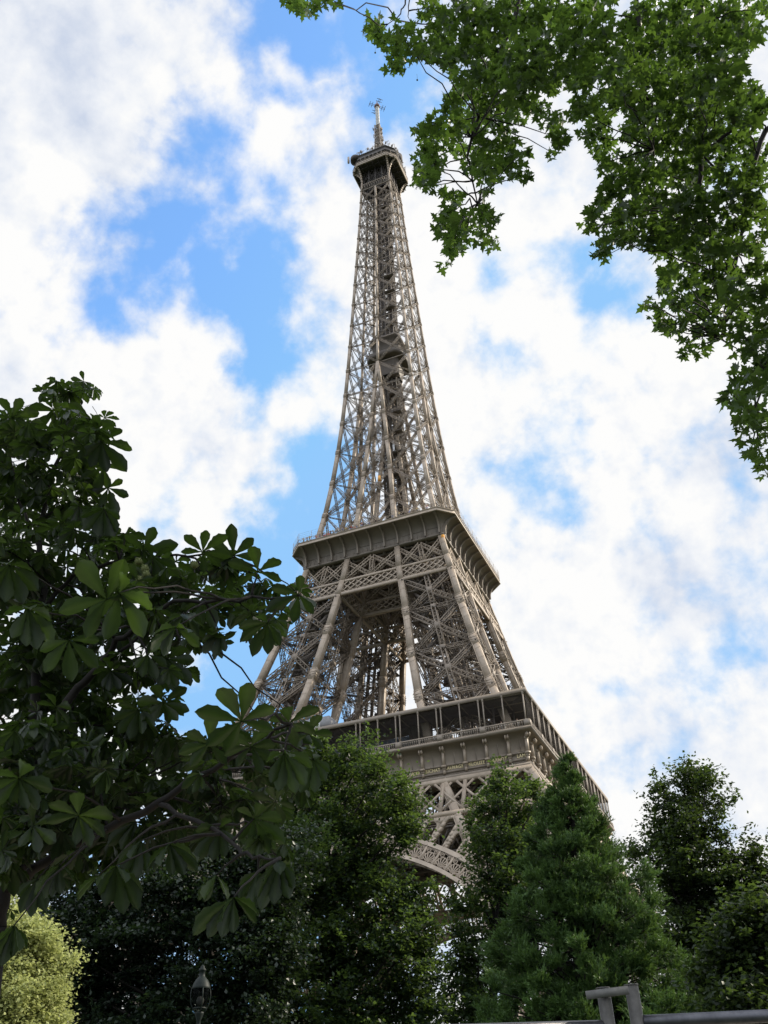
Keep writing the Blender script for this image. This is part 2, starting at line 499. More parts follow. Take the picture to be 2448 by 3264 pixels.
# ================================================================== TOWER
HZ = [(0, 62.4), (20, 51.5), (45.82, 36.7), (50.34, 34.55), (57, 32.0), (66.3, 28.85), (70.24, 27.55), (79.2, 25.0), (84.9, 23.2), (96.1, 20.6),
      (104.2, 18.8), (110.6, 17.35), (115, 16.4), (121.6, 15.05), (131.3, 13.58), (141.3, 12.4), (150.7, 11.48), (162, 10.55), (174.7, 9.75), (185.5, 9.15),
      (198.2, 8.5), (206.3, 8.1), (215.5, 7.65), (224.4, 7.2), (239, 6.5), (251.4, 5.92), (257.7, 5.68), (264.1, 5.45), (268, 5.25)]
GZ = [(0, 37.4), (20, 31.0), (38.1, 24.6), (50.2, 19.0), (57, 16.3), (66.4, 13.7), (80, 10.9), (91, 9.2), (96, 8.3), (104.2, 6.95), (110, 6.3), (116, 5.4),
      (127, 4.35), (137.5, 3.58), (148, 2.6), (158.2, 1.76), (168.7, 0.9), (178.3, 0.0), (400, 0.0)]


def h(z):
    return float(np.interp(z, [a for a, b in HZ], [b for a, b in HZ]))


def g(z):
    return float(np.interp(z, [a for a, b in GZ], [b for a, b in GZ]))


def rotk(k, P):
    P = np.asarray(P, float)
    c, s = [(1, 0), (0, 1), (-1, 0), (0, -1)][k % 4]
    return np.stack([c * P[..., 0] - s * P[..., 1], s * P[..., 0] + c * P[..., 1], P[..., 2]], -1)


def fpt(k, x, z, off=0.0):
    """point on tower face k: x along it, height z, off metres outward from the outer edge plane"""
    return rotk(k, (x, -(h(z) + off), z))


def fnorm(k):
    return rotk(k, (0, -1, 0))


def lattice(m, a, b, n, w, d, ch, lc, step, skew=0.0):
    """lattice girder: two (or four) chords with zigzag lacing"""
    a = np.asarray(a, float); b = np.asarray(b, float); n = unit(n)
    t = b - a; Ln = np.linalg.norm(t); t = t / Ln
    n = unit(n - t * (n @ t))
    s = np.cross(t, n)
    a = a + n * skew; b = b + n * skew
    k = max(2, int(round(Ln / step)))
    for li, dd in enumerate(((0.0,) if d == 0 else (0.0, -d))):
        o = n * dd
        for sg in (-1, 1):
            m.bar(a + s * sg * w / 2 + o, b + s * sg * w / 2 + o, ch, ch, n)
        for i in range(k):
            sg = 1 if (i + li) % 2 else -1
            p = a + t * Ln * i / k + s * sg * w / 2 + o + n * (0.004 * (i % 3))
            q = a + t * Ln * (i + 1) / k - s * sg * w / 2 + o + n * (0.004 * (i % 3))
            m.bar(p, q, lc, ch * 0.5, n)
    if d:
        for sg in (-1, 1):
            for i in range(0, k, 2):
                p = a + t * Ln * i / k + s * sg * w / 2
                m.bar(p, p - n * d + t * Ln / k, lc * 0.8, lc * 0.8, s)


def poly_col(m, pts, w, n):
    for (p, q) in zip(pts[:-1], pts[1:]):
        m.bar(p, q, w, w, n)


tower = thing('lattice_tower', 'tall brown-grey riveted iron lattice tower with three galleries and a mast, behind the trees', 'tower')


def colw(z):
    return float(np.interp(z, [0, 50, 66, 110, 122, 150, 200, 266], [1.7, 1.45, 1.34, 1.2, 0.92, 0.78, 0.64, 0.5]))


def gussets(m, p, t, n, s, w):
    """node plates on the two outer faces of a column with their projecting stiffener strips"""
    p = np.asarray(p, float)
    for ax, oth in ((n, s), (s, n)):
        for sg in (-1, 1):
            c = p + ax * sg * (w / 2 + .05)
            m.bar(c - t * w * 1.0, c + t * w * 1.0, w * 1.24, .05, ax)
            for i in (-.75, 0, .75):
                q = c + t * i * w * .6 + ax * sg * .05
                m.bar(q - oth * w * .74, q + oth * w * .74, .08 * w, .07, ax)


def column(zs, sx, sy, ix, iy, parent, name='column', gus=True):
    """one box column; ix/iy True = inner edge (g) instead of outer edge (h) on that axis"""
    m = MB()

    def P(z):
        w = colw(z) / 2
        x = g(z) if ix else h(z) - w
        y = g(z) if iy else h(z) - w
        return np.array([sx * x, sy * y, z])
    pts = [P(z) for z in zs]
    n = (0, sy, 0)
    for p, q in zip(pts[:-1], pts[1:]):
        w = (colw(p[2]) + colw(q[2])) / 2
        m.bar(p, q, w, w, n)
        # raised edge strips, plate joints
        t = unit(q - p)
        for e in np.arange(1.3, np.linalg.norm(q - p) - .5, 2.6):
            m.bar(p + t * e, p + t * (e + .16), w + .05, w + .05, n)
        for ax in ((1, 0, 0), (0, 1, 0)):
            ax = np.array(ax, float)
            oth = np.array([ax[1], ax[0], 0])
            for sg in (-1, 1):
                for sd_ in (-1, 1):
                    o = oth * sd_ * (w / 2 + 0.012) + ax * sg * (w / 2 - 0.06)
                    m.bar(p + o, q + o, 0.12, 0.05, oth)
    if gus:
        for i in range(1, len(pts) - 1):
            t = unit(pts[i + 1] - pts[i - 1])
            w = colw(pts[i][2])
            gussets(m, pts[i], t, np.array([0, 1.0, 0.0]), np.array([1.0, 0, 0]), w)
    return m.build(name, IRON, parent)


def pillar(zs, sx, sy, name, beam, hmid=True, ztop=999):
    """one of the four legs over heights zs: part with its four columns as sub-parts"""
    m = MB()
    w, d, ch, lc, st = beam

    def C(z, ix, iy):
        ww = colw(z) / 2
        return np.array([sx * (g(z) if ix else h(z) - ww), sy * (g(z) if iy else h(z) - ww), z])
    faces = [((0, 0), (1, 0), (0, sy, 0), 1), ((0, 0), (0, 1), (sx, 0, 0), 1), ((1, 0), (1, 1), (-sx, 0, 0), 0), ((0, 1), (1, 1), (0, -sy, 0), 0)]
    for (A, B, n, outer) in faces:
        off = np.array(n) * (0.1 if outer else 0.0)
        for z0, z1 in zip(zs[:-1], zs[1:]):
            if z1 > ztop and outer:
                continue
            a0, a1 = C(z0, *A) + off, C(z1, *A) + off
            b0, b1 = C(z0, *B) + off, C(z1, *B) + off
            lattice(m, a0, b1, n, w, d, ch, lc, st, 0.0)
            lattice(m, b0, a1, n, w, d, ch, lc, st, -0.06)
            if hmid:
                lattice(m, a0, b0, n, w * 0.85, d, ch * 0.8, lc, st, -0.12)
                lattice(m, (a0 + b0) / 2, (a1 + b1) / 2, n, w * 0.95, d, ch, lc, st, 0.07)
                c = (a0 + b0 + a1 + b1) / 4
                # crossing plate
                la = (np.linalg.norm(b0 - a0) * 1.0) / (np.linalg.norm(b0 - a0) + np.linalg.norm(b1 - a1))
                c = a0 + (b1 - a0) * la
                m.bar(c - np.array([0, 0, w * 0.8]), c + np.array([0, 0, w * 0.8]), w * 1.5, 0.3, n)
                c = (a0 + b0) / 2
                m.bar(c - np.array([0, 0, w * 0.6]), c + np.array([0, 0, w * 0.6]), w * 1.2, 0.32, n)
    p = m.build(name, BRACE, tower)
    for ix in (0, 1):
        for iy in (0, 1):
            column(zs, sx, sy, ix, iy, p, gus=zs is not LOWZ)
    return p


LOWZ = [0, 14, 27, 38, 45, 50.2]
MIDZ = [57.3, 68.8, 79.8, 91, 100.3, 104.3, 110.3]
MIDN = [57.3, 68.8, 79.8, 91, 100.3]
UPZ = [115.6, 127, 137.5, 148, 158.2, 168.7, 178.3]
TOPZ = [178.3, 188.2, 197.2, 206.3, 215.5, 224.4, 231.7, 238.4, 245.2, 251.5, 257.7, 264.1]

for sx in (-1, 1):
    for sy in (-1, 1):
        pillar(LOWZ, sx, sy, 'foot', (0.9, 0.7, 0.28, 0.13, 1.2), hmid=False, ztop=39)
        p = pillar(MIDN, sx, sy, 'pillar', (0.88, 0.8, 0.16, 0.09, 0.85))
        # columns continue past the belt up to the second gallery
        for ix in (0, 1):
            for iy in (0, 1):
                column([100.3, 104.3, 110.5], sx, sy, ix, iy, p, gus=False)
        # what fills a leg: lift rails, cables, stairs with landings, pulley guards
        m = MB()
        rr = random.Random(sx * 3 + sy)

        def axis(z, u, v):
            return np.array([sx * (g(z) + (h(z) - g(z)) * u), sy * (g(z) + (h(z) - g(z)) * v), z])
        for (u, v, ww) in [(0.36, 0.36, 0.35), (0.64, 0.64, 0.35), (0.36, 0.64, 0.3), (0.64, 0.36, 0.3), (0.5, 0.42, 0.16), (0.5, 0.58, 0.16),
                           (0.45, 0.5, 0.08), (0.55, 0.5, 0.08), (0.3, 0.5, 0.07), (0.7, 0.5, 0.07), (0.5, 0.3, 0.07), (0.5, 0.7, 0.07),
                           (0.22, 0.6, 0.06), (0.6, 0.2, 0.06), (0.78, 0.4, 0.06), (0.4, 0.8, 0.06), (0.2, 0.25, 0.06), (0.8, 0.82, 0.06)]:
            zz = np.linspace(57.5, 109, 12)
            for z0, z1 in zip(zz[:-1], zz[1:]):
                m.bar(axis(z0, u, v), axis(z1, u, v), ww, ww * 1.6, (0, 1, 0))
        for z in np.arange(58, 109, 1.7):
            m.bar(axis(z, .36, .36), axis(z, .64, .36), .12, .12)
            m.bar(axis(z, .36, .64), axis(z, .64, .64), .12, .12)
            m.bar(axis(z, .36, .36), axis(z, .36, .64), .12, .12)
            m.bar(axis(z, .64, .36), axis(z + 1.7, .64, .64), .12, .12)
        for z in np.arange(59, 108, 4.2):          # zigzag stair flights and landings
            k = int(z / 4.2) % 2
            u0, u1 = (0.15, 0.42) if k else (0.42, 0.15)
            for dv in (0.0, 0.07):
                m.bar(axis(z, u0, .78 + dv), axis(z + 4.2, u1, .78 + dv), .22, .5)
            m.box(axis(z, u0, .82), (2.6, 2.6, 0.18))
        for z in np.arange(60, 109, 5.5):
            for _ in range(9):
                a = axis(z + rr.uniform(-2, 2), rr.choice((0.03, .97, rr.random())), rr.random())
                b = axis(z + rr.uniform(-4, 4), rr.random(), rr.choice((0.03, .97, rr.random())))
                if 57.5 < a[2] < 110 and 57.5 < b[2] < 110:
                    m.bar(a, b, .13, .13)
        for z in (68.8, 79.8, 91, 100.3):          # diaphragm at each node
            for (a, b) in [((0, 0), (1, 1)), ((0, 1), (1, 0)), ((0, .5), (1, .5)), ((.5, 0), (.5, 1))]:
                lattice(m, axis(z - .3, *a), axis(z - .3, *b), (0, 0, 1), .7, 0, .2, .12, 1.0)
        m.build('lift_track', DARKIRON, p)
        for z in (64, 74, 85, 95):
            for (u, v) in ((.3, .5), (.72, .4)):
                m = MB()
                c = axis(z, u, v)
                m.lathe([(0.02, 0.15), (0.95, 0.15), (1.05, 0), (0.95, -.15), (0.02, -.15)], c, 18)
                m.box(c + np.array([0, 0, .9]), (1.4, 1.0, 1.6))
                m.build('pulley_guard', NEARBLACK, p)

# ---- first floor girder (43.5-50) , spandrel and arch on each face
ARC = (-1.35, 44.0, 40.35)


def aspt(k, r, th, off=0.0):
    return fpt(k, r * math.sin(th), ARC[0] + r * math.cos(th), off)


for k in range(4):
    n = fnorm(k)
    m = MB()
    zt, zb = 49.7, 43.35
    for (z, ww) in ((zt, 0.9), (zb, 0.75)):
        m.bar(fpt(k, -h(z) + 0.1, z), fpt(k, h(z) - 0.1, z), ww, 0.5, n)
        m.bar(fpt(k, -h(z) + 0.1, z, -2.5), fpt(k, h(z) - 0.1, z, -2.5), ww, 0.5, n)
    xs = [3.88 * i for i in range(-8, 9)]
    for i, x in enumerate(xs):
        m.bar(fpt(k, x, zb + .3), fpt(k, x, zt - .4), 0.62, 0.36, n)
        for e in (-.22, .22):
            m.bar(fpt(k, x + e, zb + .3, .2), fpt(k, x + e, zt - .4, .2), 0.12, 0.08, n)
        m.bar(fpt(k, x, zb + .3, -2.5), fpt(k, x, zt - .4, -2.5), 0.5, 0.3, n)
        m.bar(fpt(k, x, zb, -.2), fpt(k, x, zb, -2.4), 0.2, 0.2, n)
    H_ = zt - zb - .6
    for i in range(-11, 12):
        for sg in (-1, 1):
            x0 = sg * (3.88 * i + .3); x1 = x0 - sg * H_          # 45 degree flats crossing the uprights
            z0, z1 = zb + .3, zt - .3
            t0 = np.clip([(e - x0) / (x1 - x0) for e in (-34.3, 34.3)], 0, 1)
            t0, t1 = min(t0), max(t0)
            if t1 - t0 < .05:
                continue
            a = (x0 + (x1 - x0) * t0, z0 + (z1 - z0) * t0); b = (x0 + (x1 - x0) * t1, z0 + (z1 - z0) * t1)
            for (o, ww) in ((.06, .40), (-2.5, .34)):
                m.bar(fpt(k, a[0], a[1], o + .05 * sg), fpt(k, b[0], b[1], o + .05 * sg), ww, .08, n)
            for t in np.linspace(0.06, 0.94, 7):                   # stay bolts between the two skins
                q = fpt(k, a[0] + (b[0] - a[0]) * t, a[1] + (b[1] - a[1]) * t, -.9)
                m.bar(q - rotk(k, (0.13, 0, 0)), q + rotk(k, (.13, 0, 0)), .24, .24, n)
    # lattice of the leg below the girder
    for z0, z1 in ((38.0, 43.0), (30, 37.5)):
        for sg in (-1, 1):
            for i in range(4):
                a0 = g(z0) + (h(z0) - g(z0)) * i / 4; b0 = g(z0) + (h(z0) - g(z0)) * (i + 1) / 4
                a1 = g(z1) + (h(z1) - g(z1)) * i / 4; b1 = g(z1) + (h(z1) - g(z1)) * (i + 1) / 4
                m.bar(fpt(k, sg * a0, z0), fpt(k, sg * b1, z1), .36, .14, n)
                m.bar(fpt(k, sg * b0, z0, .1), fpt(k, sg * a1, z1, .1), .36, .14, n)
            m.bar(fpt(k, sg * g(z0), z0), fpt(k, sg * h(z0), z0), .6, .4, n)
    m.build('girder', IRON, tower)

    # arch ring
    m = MB()
    dth = math.radians(3.55)
    ths = np.linspace(-math.radians(52), math.radians(52), 105)
    for (r0, r1, o0, o1) in ((43.35, 44.05, 0.30, -0.3), (40.35, 40.95, 0.30, -0.3), (43.35, 44.05, -3.6, -4.2), (40.35, 40.95, -3.6, -4.2)):
        A = np.array([aspt(k, r0, t, o0) for t in ths]); B = np.array([aspt(k, r1, t, o0) for t in ths])
        C_ = np.array([aspt(k, r1, t, o1) for t in ths]); D = np.array([aspt(k, r0, t, o1) for t in ths])
        m.strip(A, B); m.strip(B, C_); m.strip(C_, D); m.strip(D, A)
    for i in range(-14, 15):
        t = i * dth
        m.bar(aspt(k, 40.9, t), aspt(k, 43.4, t), 0.34, 0.34, n)
        m.bar(aspt(k, 40.9, t, -3.9), aspt(k, 43.4, t, -3.9), 0.34, 0.34, n)
        m.bar(aspt(k, 40.6, t, -.2), aspt(k, 40.6, t + dth, -3.7), 0.25, 0.2, n)
        m.bar(aspt(k, 40.6, t + dth, -.2), aspt(k, 40.6, t, -3.7), 0.25, 0.2, n)
        m.bar(aspt(k, 40.6, t, -.2), aspt(k, 40.6, t, -3.7), 0.25, 0.2, n)
    arch = m.build('arch', IRON, tower)
    # fans and scrolls between the ring's two bands
    m = MB()
    for i in range(-14, 14):
        tc = (i + .5) * dth
        wv = 43.4 * dth
        for a in (-62, -42, -22, 0, 22, 42, 62):
            ra = math.radians(a)
            L_ = 1.25 if abs(a) > 50 else 1.62
            p0 = aspt(k, 40.95 + .12 * math.cos(ra), tc + .12 * math.sin(ra) / 42)
            p1 = aspt(k, 40.95 + L_ * math.cos(ra), tc + L_ * math.sin(ra) / 42)
            m.bar(p0, p1, .15, .16, n)
        arc = [aspt(k, 40.95 + 1.62 * math.cos(a) * (1.0), tc + 1.12 * math.sin(a) / 42, .03) for a in np.linspace(-1.5, 1.5, 13)]
        for p, q in zip(arc[:-1], arc[1:]):
            m.bar(p, q, .17, .16, n)
        for sg in (-1, 1):            # scroll spirals in the two upper corners and two small lower ones
            for (rc, tcx, R) in ((42.85, .62, .44), (41.3, .98, .26)):
                sp = []
                for a in np.linspace(0, 4.4 * math.pi / 1.6, 22):
                    r = R * (1 - a / 11.5)
                    sp.append(aspt(k, rc + r * math.cos(a), tc + sg * (tcx + r * math.sin(a)) / 42, .06))
                for p, q in zip(sp[:-1], sp[1:]):
                    m.bar(p, q, .12, .14, n)
    m.build('scrollwork', IRON, arch)
    # spandrel plate pierced by round-headed openings
    m = MB()
    th_in = -n * 0.9
    for i in range(-11, 11):
        t0, t1 = i * dth, (i + 1) * dth
        tc = (t0 + t1) / 2
        at_ = abs(tc)
        rb = lambda t: min((42.95 + 1.35) / math.cos(t), (43.3) / (math.sin(abs(t)) + .4653 * math.cos(t)))
        if rb(tc) < 44.25:
            continue
        rtop = rb(tc) - 0.75
        hw = 0.93
        nr = 14
        if rtop > 45.3:
            rs = np.concatenate([np.linspace(44.0, rtop - hw, 5), rtop - hw + hw * np.sin(np.linspace(0, math.pi / 2, 9))[1:]])
            def half(r):
                return hw if r <= rtop - hw else math.sqrt(max(0, hw * hw - (r - rtop + hw) ** 2))
            for ra, rbb in zip(rs[:-1], rs[1:]):
                for sg, te in ((-1, t0), (1, t1)):
                    P = [aspt(k, ra, te), aspt(k, ra, tc + sg * half(ra) / ra), aspt(k, rbb, tc + sg * half(rbb) / rbb), aspt(k, rbb, te)]
                    m.prism(P, th_in)
            tt = np.linspace(t0, t1, 5)
            for a, b in zip(tt[:-1], tt[1:]):
                m.prism([aspt(k, rtop, a), aspt(k, rtop, b), aspt(k, max(rb(b), rtop), b), aspt(k, max(rb(a), rtop), a)], th_in)
        else:
            tt = np.linspace(t0, t1, 3)
            for a, b in zip(tt[:-1], tt[1:]):
                m.prism([aspt(k, 44.0, a), aspt(k, 44.0, b), aspt(k, rb(b), b), aspt(k, rb(a), a)], th_in)
    m.build('spandrel', IRON, arch)


# ---- first gallery
def sqring(w, z):
    return np.array([[-w, -w, z], [w, -w, z], [w, w, z], [-w, w, z]], float)


def sqloft(m, prof):
    m.loft([sqring(w, z) for w, z in prof])


m = MB()
prof = [(35.0, 56.5), (35.6, 56.5), (35.6, 56.25), (35.5, 56.0), (35.1, 55.9), (34.5, 55.6), (34.1, 54.9), (33.9, 54.0), (33.82, 53.0), (33.82, 52.75),
        (33.98, 52.68), (33.98, 52.5 + .12), (33.75, 52.58), (33.75, 51.72), (33.95, 51.62), (33.95, 51.48), (33.72, 51.4), (33.72, 50.95), (34.3, 50.85), (34.75, 50.6),
        (34.75, 50.2), (33.4, 50.2), (33.2, 56.2), (12.0, 56.2), (12.0, 56.5), (35.0, 56.5)]
sqloft(m, prof)
for k in range(4):
    for i in range(-9, 9):        # seam in the middle of every bay and rivet line
        x = (i + .5) * 3.88
        m.bar(rotk(k, (x, -33.92, 52.8)), rotk(k, (x, -34.12, 54.7)), .06, .06, fnorm(k))
        for j in np.linspace(.1, .9, 9):
            q = rotk(k, (i * 3.88 + 3.88 * j, -33.78, 51.15))
            m.bar(q, q + rotk(k, (0.16, 0, 0)), .16, .12, fnorm(k))
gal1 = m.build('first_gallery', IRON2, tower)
m = MB()
for k in range(2):
    for y in (-31.5, -26, -20.5, -12.2, 12.2, 20.5, 26, 31.5):
        L_ = 32.5
        for z in (50.6, 55.8):
            m.bar(rotk(k, (-L_, y, z - .1 * k)), rotk(k, (L_, y, z - .1 * k)), .5, .5, (0, 0, 1))
        for x in np.arange(-L_, L_ - .5, 2.6):
            m.bar(rotk(k, (x, y, 50.7)), rotk(k, (x + 2.6, y, 55.7)), .3, .2, fnorm(k))
            m.bar(rotk(k, (x + 2.6, y + .1, 50.7)), rotk(k, (x, y + .1, 55.7)), .3, .2, fnorm(k))
            m.bar(rotk(k, (x, y + .2, 50.7)), rotk(k, (x, y + .2, 55.7)), .3, .2, fnorm(k))
m.build('floor_truss', DARKIRON, gal1)
# corbels
m = MB()
m.box((0, -34.15, 53.9), (0.42, 0.55, 2.6))
m.box((0, -34.32, 53.9), (0.26, 0.30, 2.6))
m.box((0, -34.15, 52.45), (0.75, 0.75, 0.35))
m.box((0, -34.05, 52.1), (0.55, 0.5, 0.4))
m.box((0, -34.0, 51.55), (0.42, 0.45, 0.75))
m.box((0, -34.2, 55.0), (0.62, 0.55, 0.5))
for x0 in (-.33, .11):
    cpts = [(x0, -34.72 + .46 * math.cos(a), 55.42 + .46 * math.sin(a)) for a in np.linspace(0, 2 * math.pi, 15)[:-1]]
    m.prism(cpts, (.22, 0, 0))
m.lathe([(0.0, .62), (.16, .62), (.2, 0), (.16, -.62), (0, -.62)], (0, 0, 0), 10)
V, Q, T = m.arrays()
# last lathe lies along z at the origin: turn it to run along x inside the scroll
V[-50:] = V[-50:][:, [2, 1, 0]] * np.array([0.62, 1, 1]) + np.array([0, -34.72, 55.42])
cor0 = mesh_obj('corbel', V, Q, T, IRON, gal1)
for k in (0, 1, 2, 3):
    for i in range(-8, 9):
        if k == 0 and i == -8:
            cor0.location = (3.88 * i, 0, 0)
            continue
        c = cor0.copy(); COL.objects.link(c); c.parent = gal1
        c.location = rotk(k, (3.88 * i, 0, 0)); c.rotation_euler = (0, 0, k * math.pi / 2)
for k in (0, 1, 2, 3):
    c = cor0.copy(); COL.objects.link(c); c.parent = gal1
    a = k * math.pi / 2 + math.pi / 4
    R_ = (33.75 * math.sqrt(2) - 33.6)
    c.location = (R_ * math.sin(a), -R_ * math.cos(a), 0); c.rotation_euler = (0, 0, a)
# balustrade
for k in range(4):
    m = MB()
    n = fnorm(k)
    m.bar(rotk(k, (-35.3, -35.3, 57.6)), rotk(k, (35.1, -35.3, 57.6)), .12, .28, (0, 0, 1))
    m.bar(rotk(k, (-35.3, -35.3, 56.62)), rotk(k, (35.1, -35.3, 56.62)), .1, .24, (0, 0, 1))
    for x in np.arange(-35.0, 35.1, .388):
        m.bar(rotk(k, (x, -35.3, 56.66)), rotk(k, (x, -35.3, 57.55)), .12, .12, n)
        m.bar(rotk(k, (x, -35.3, 57.12)), rotk(k, (x, -35.3, 57.35)), .2, .16, n)
    for i in (-9, -7, -5, -3, -1, 1, 3, 5, 7, 9):
        m.box(rotk(k, (3.88 * i if abs(i) < 9 else math.copysign(34.95, i), -35.3, 57.12)), (1.05, .42, 1.1) if k % 2 == 0 else (.42, 1.05, 1.1))
    m.build('balustrade', IRON2, gal1)
# posts
m = MB()
m.tube([(0, 0, 56.5), (0, 0, 62.7)], .125, 8)
m.lathe([(.125, 62.2), (.22, 62.5), (.22, 62.7)], seg=8)
m.lathe([(.22, 56.5), (.22, 57.7), (.14, 57.85)], seg=8)
V, Q, T = m.arrays()
post0 = None
for k in range(4):
    xs = []
    for i in (-7, -5, -3, -1, 1, 3, 5, 7):
        xs += [3.88 * i - .42, 3.88 * i + .42]
    xs += [3.88 * i for i in (-8, -6, -4, -2, 2, 4, 6, 8)] + [34.75]
    for x in xs:
        loc = rotk(k, (x, -35.15, 0))
        if post0 is None:
            post0 = mesh_obj('post', V, Q, T, IRON2, gal1, True); c = post0
        else:
            c = post0.copy(); COL.objects.link(c); c.parent = gal1
        c.location = loc
m = MB()
for k in range(4):
    H_ = 4.95
    for x in np.arange(-34.8 - H_, 34.8, .34):
        for sg in (1, -1):
            x0, x1, z0, z1 = x, x + H_, 57.7, 62.62
            if x0 < -34.8:
                z0 += (-34.8 - x0); x0 = -34.8
            if x1 > 34.8:
                z1 -= (x1 - 34.8); x1 = 34.8
            if x1 - x0 > .2:
                m.bar(rotk(k, (sg * x0, -34.95 + .02 * sg, z0)), rotk(k, (sg * x1, -34.95 + .02 * sg, z1)), .02, .014, fnorm(k))
m.build('netting', NEARBLACK, gal1)
# roof of the first gallery and its inner works
m = MB()
sqloft(m, [(26.5, 62.75), (35.0, 62.75), (35.05, 62.62), (35.3, 62.62), (35.3, 63.38), (35.1, 63.42), (26.5, 63.6), (26.5, 62.75)])
for k in range(4):
    for i in range(-9, 10):
        m.bar(rotk(k, (3.88 * i, -34.8, 62.6)), rotk(k, (3.88 * i, -27, 62.6)), .2, .3, (0, 0, 1))
m.build('roof', IRON2, gal1)
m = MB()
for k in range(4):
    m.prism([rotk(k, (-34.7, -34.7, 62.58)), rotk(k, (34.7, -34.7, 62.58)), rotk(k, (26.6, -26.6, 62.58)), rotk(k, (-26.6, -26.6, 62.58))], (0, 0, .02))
m.build('roof_shade_sheet', NEARBLACK, gal1)  # added near-black sheet standing in for dark netting and the roof's shade
m = MB()
for k in range(4):        # inner pavilion walls, slanted glazing, back posts
    for i in range(-8, 9, 2):
        m.bar(rotk(k, (3.88 * i, -28.2, 56.5)), rotk(k, (3.88 * i, -28.2, 62.6)), .3, .3, fnorm(k))
    m.bar(rotk(k, (-28, -28.2, 57.7)), rotk(k, (28, -28.2, 57.7)), .15, .15, (0, 0, 1))
    for x in np.arange(13.0, 16.3, .75):
        m.bar(rotk(k, (x, -29, 56.5)), rotk(k, (x - 1.6, -29.4, 62.6)), .62, .5, fnorm(k))
        m.bar(rotk(k, (-x, -29, 56.5)), rotk(k, (-x + 1.6, -29.4, 62.6)), .62, .5, fnorm(k))
    m.prism([rotk(k, (-11.5, -27.5, 56.4)), rotk(k, (11.5, -27.5, 56.4)), rotk(k, (11.5, -27.5, 59.4)), rotk(k, (-11.5, -27.5, 59.4))], rotk(k, (0, .4, 0)))
    m.prism([rotk(k, (-11.5, -29.2, 61.2)), rotk(k, (11.5, -29.2, 61.2)), rotk(k, (11.5, -29.2, 62.7)), rotk(k, (-11.5, -29.2, 62.7))], rotk(k, (0, .4, 0)))
m.build('pavilion', DARKIRON, gal1)
m = MB()
for k in range(4):
    for i in range(10):
        x0 = -11.4 + 2.3 * i
        m.prism([rotk(k, (x0, -27.6, 59.45)), rotk(k, (x0 + 2.18, -27.6, 59.45)), rotk(k, (x0 + 2.18, -29.0, 61.1)), rotk(k, (x0, -29.0, 61.1))], rotk(k, (0, .06, 0)))
m.build('slanted_window', PALEGLASS, gal1)
m = MB()
m.box((-5.2, -32.6, 64.6), (5.6, 3.2, 2.3))
eb = m.build('equipment_box', GREYBOX, gal1)
m = MB(); m.box((-4.9, -34.24, 64.7), (1.3, .1, 1.8)); m.box((-7.1, -34.5, 63.1), (.7, .4, 1.8)); m.build('white_panel', WHITEP, eb)
m = MB()
m.bar((19.5, -27.5, 58.9), (30, -28.2, 58.4), 1.6, .22, (0, 0, 1))
m.build('kiosk_awning', RED, gal1)
# names along the frieze
for i, nm in enumerate(["FOURIER", "BICHAT", "SAUVAGE", "PELOUZE", "CARNOT", "LAME"]):
    cu = bpy.data.curves.new('lettering', 'FONT')
    cu.body = nm; cu.align_x = 'CENTER'; cu.align_y = 'CENTER'; cu.size = 0.86; cu.extrude = 0.03; cu.space_character = 1.12
    cu.offset = 0.012
    to = bpy.data.objects.new('lettering', cu); COL.objects.link(to)
    bpy.context.view_layer.update()
    me = bpy.data.meshes.new_from_object(to.evaluated_get(bpy.context.evaluated_depsgraph_get()))
    bpy.data.objects.remove(to)
    me.materials.clear(); me.materials.append(GOLD)
    lo = bpy.data.objects.new('lettering', me); COL.objects.link(lo); lo.parent = gal1
    xc = 13.58 + 3.88 * i - (0.25 if i < 5 else -0.1)
    lo.location = (xc, -33.80, 52.17); lo.rotation_euler = (math.pi / 2, 0, 0)
    lo.scale = (0.82, 1, 1)

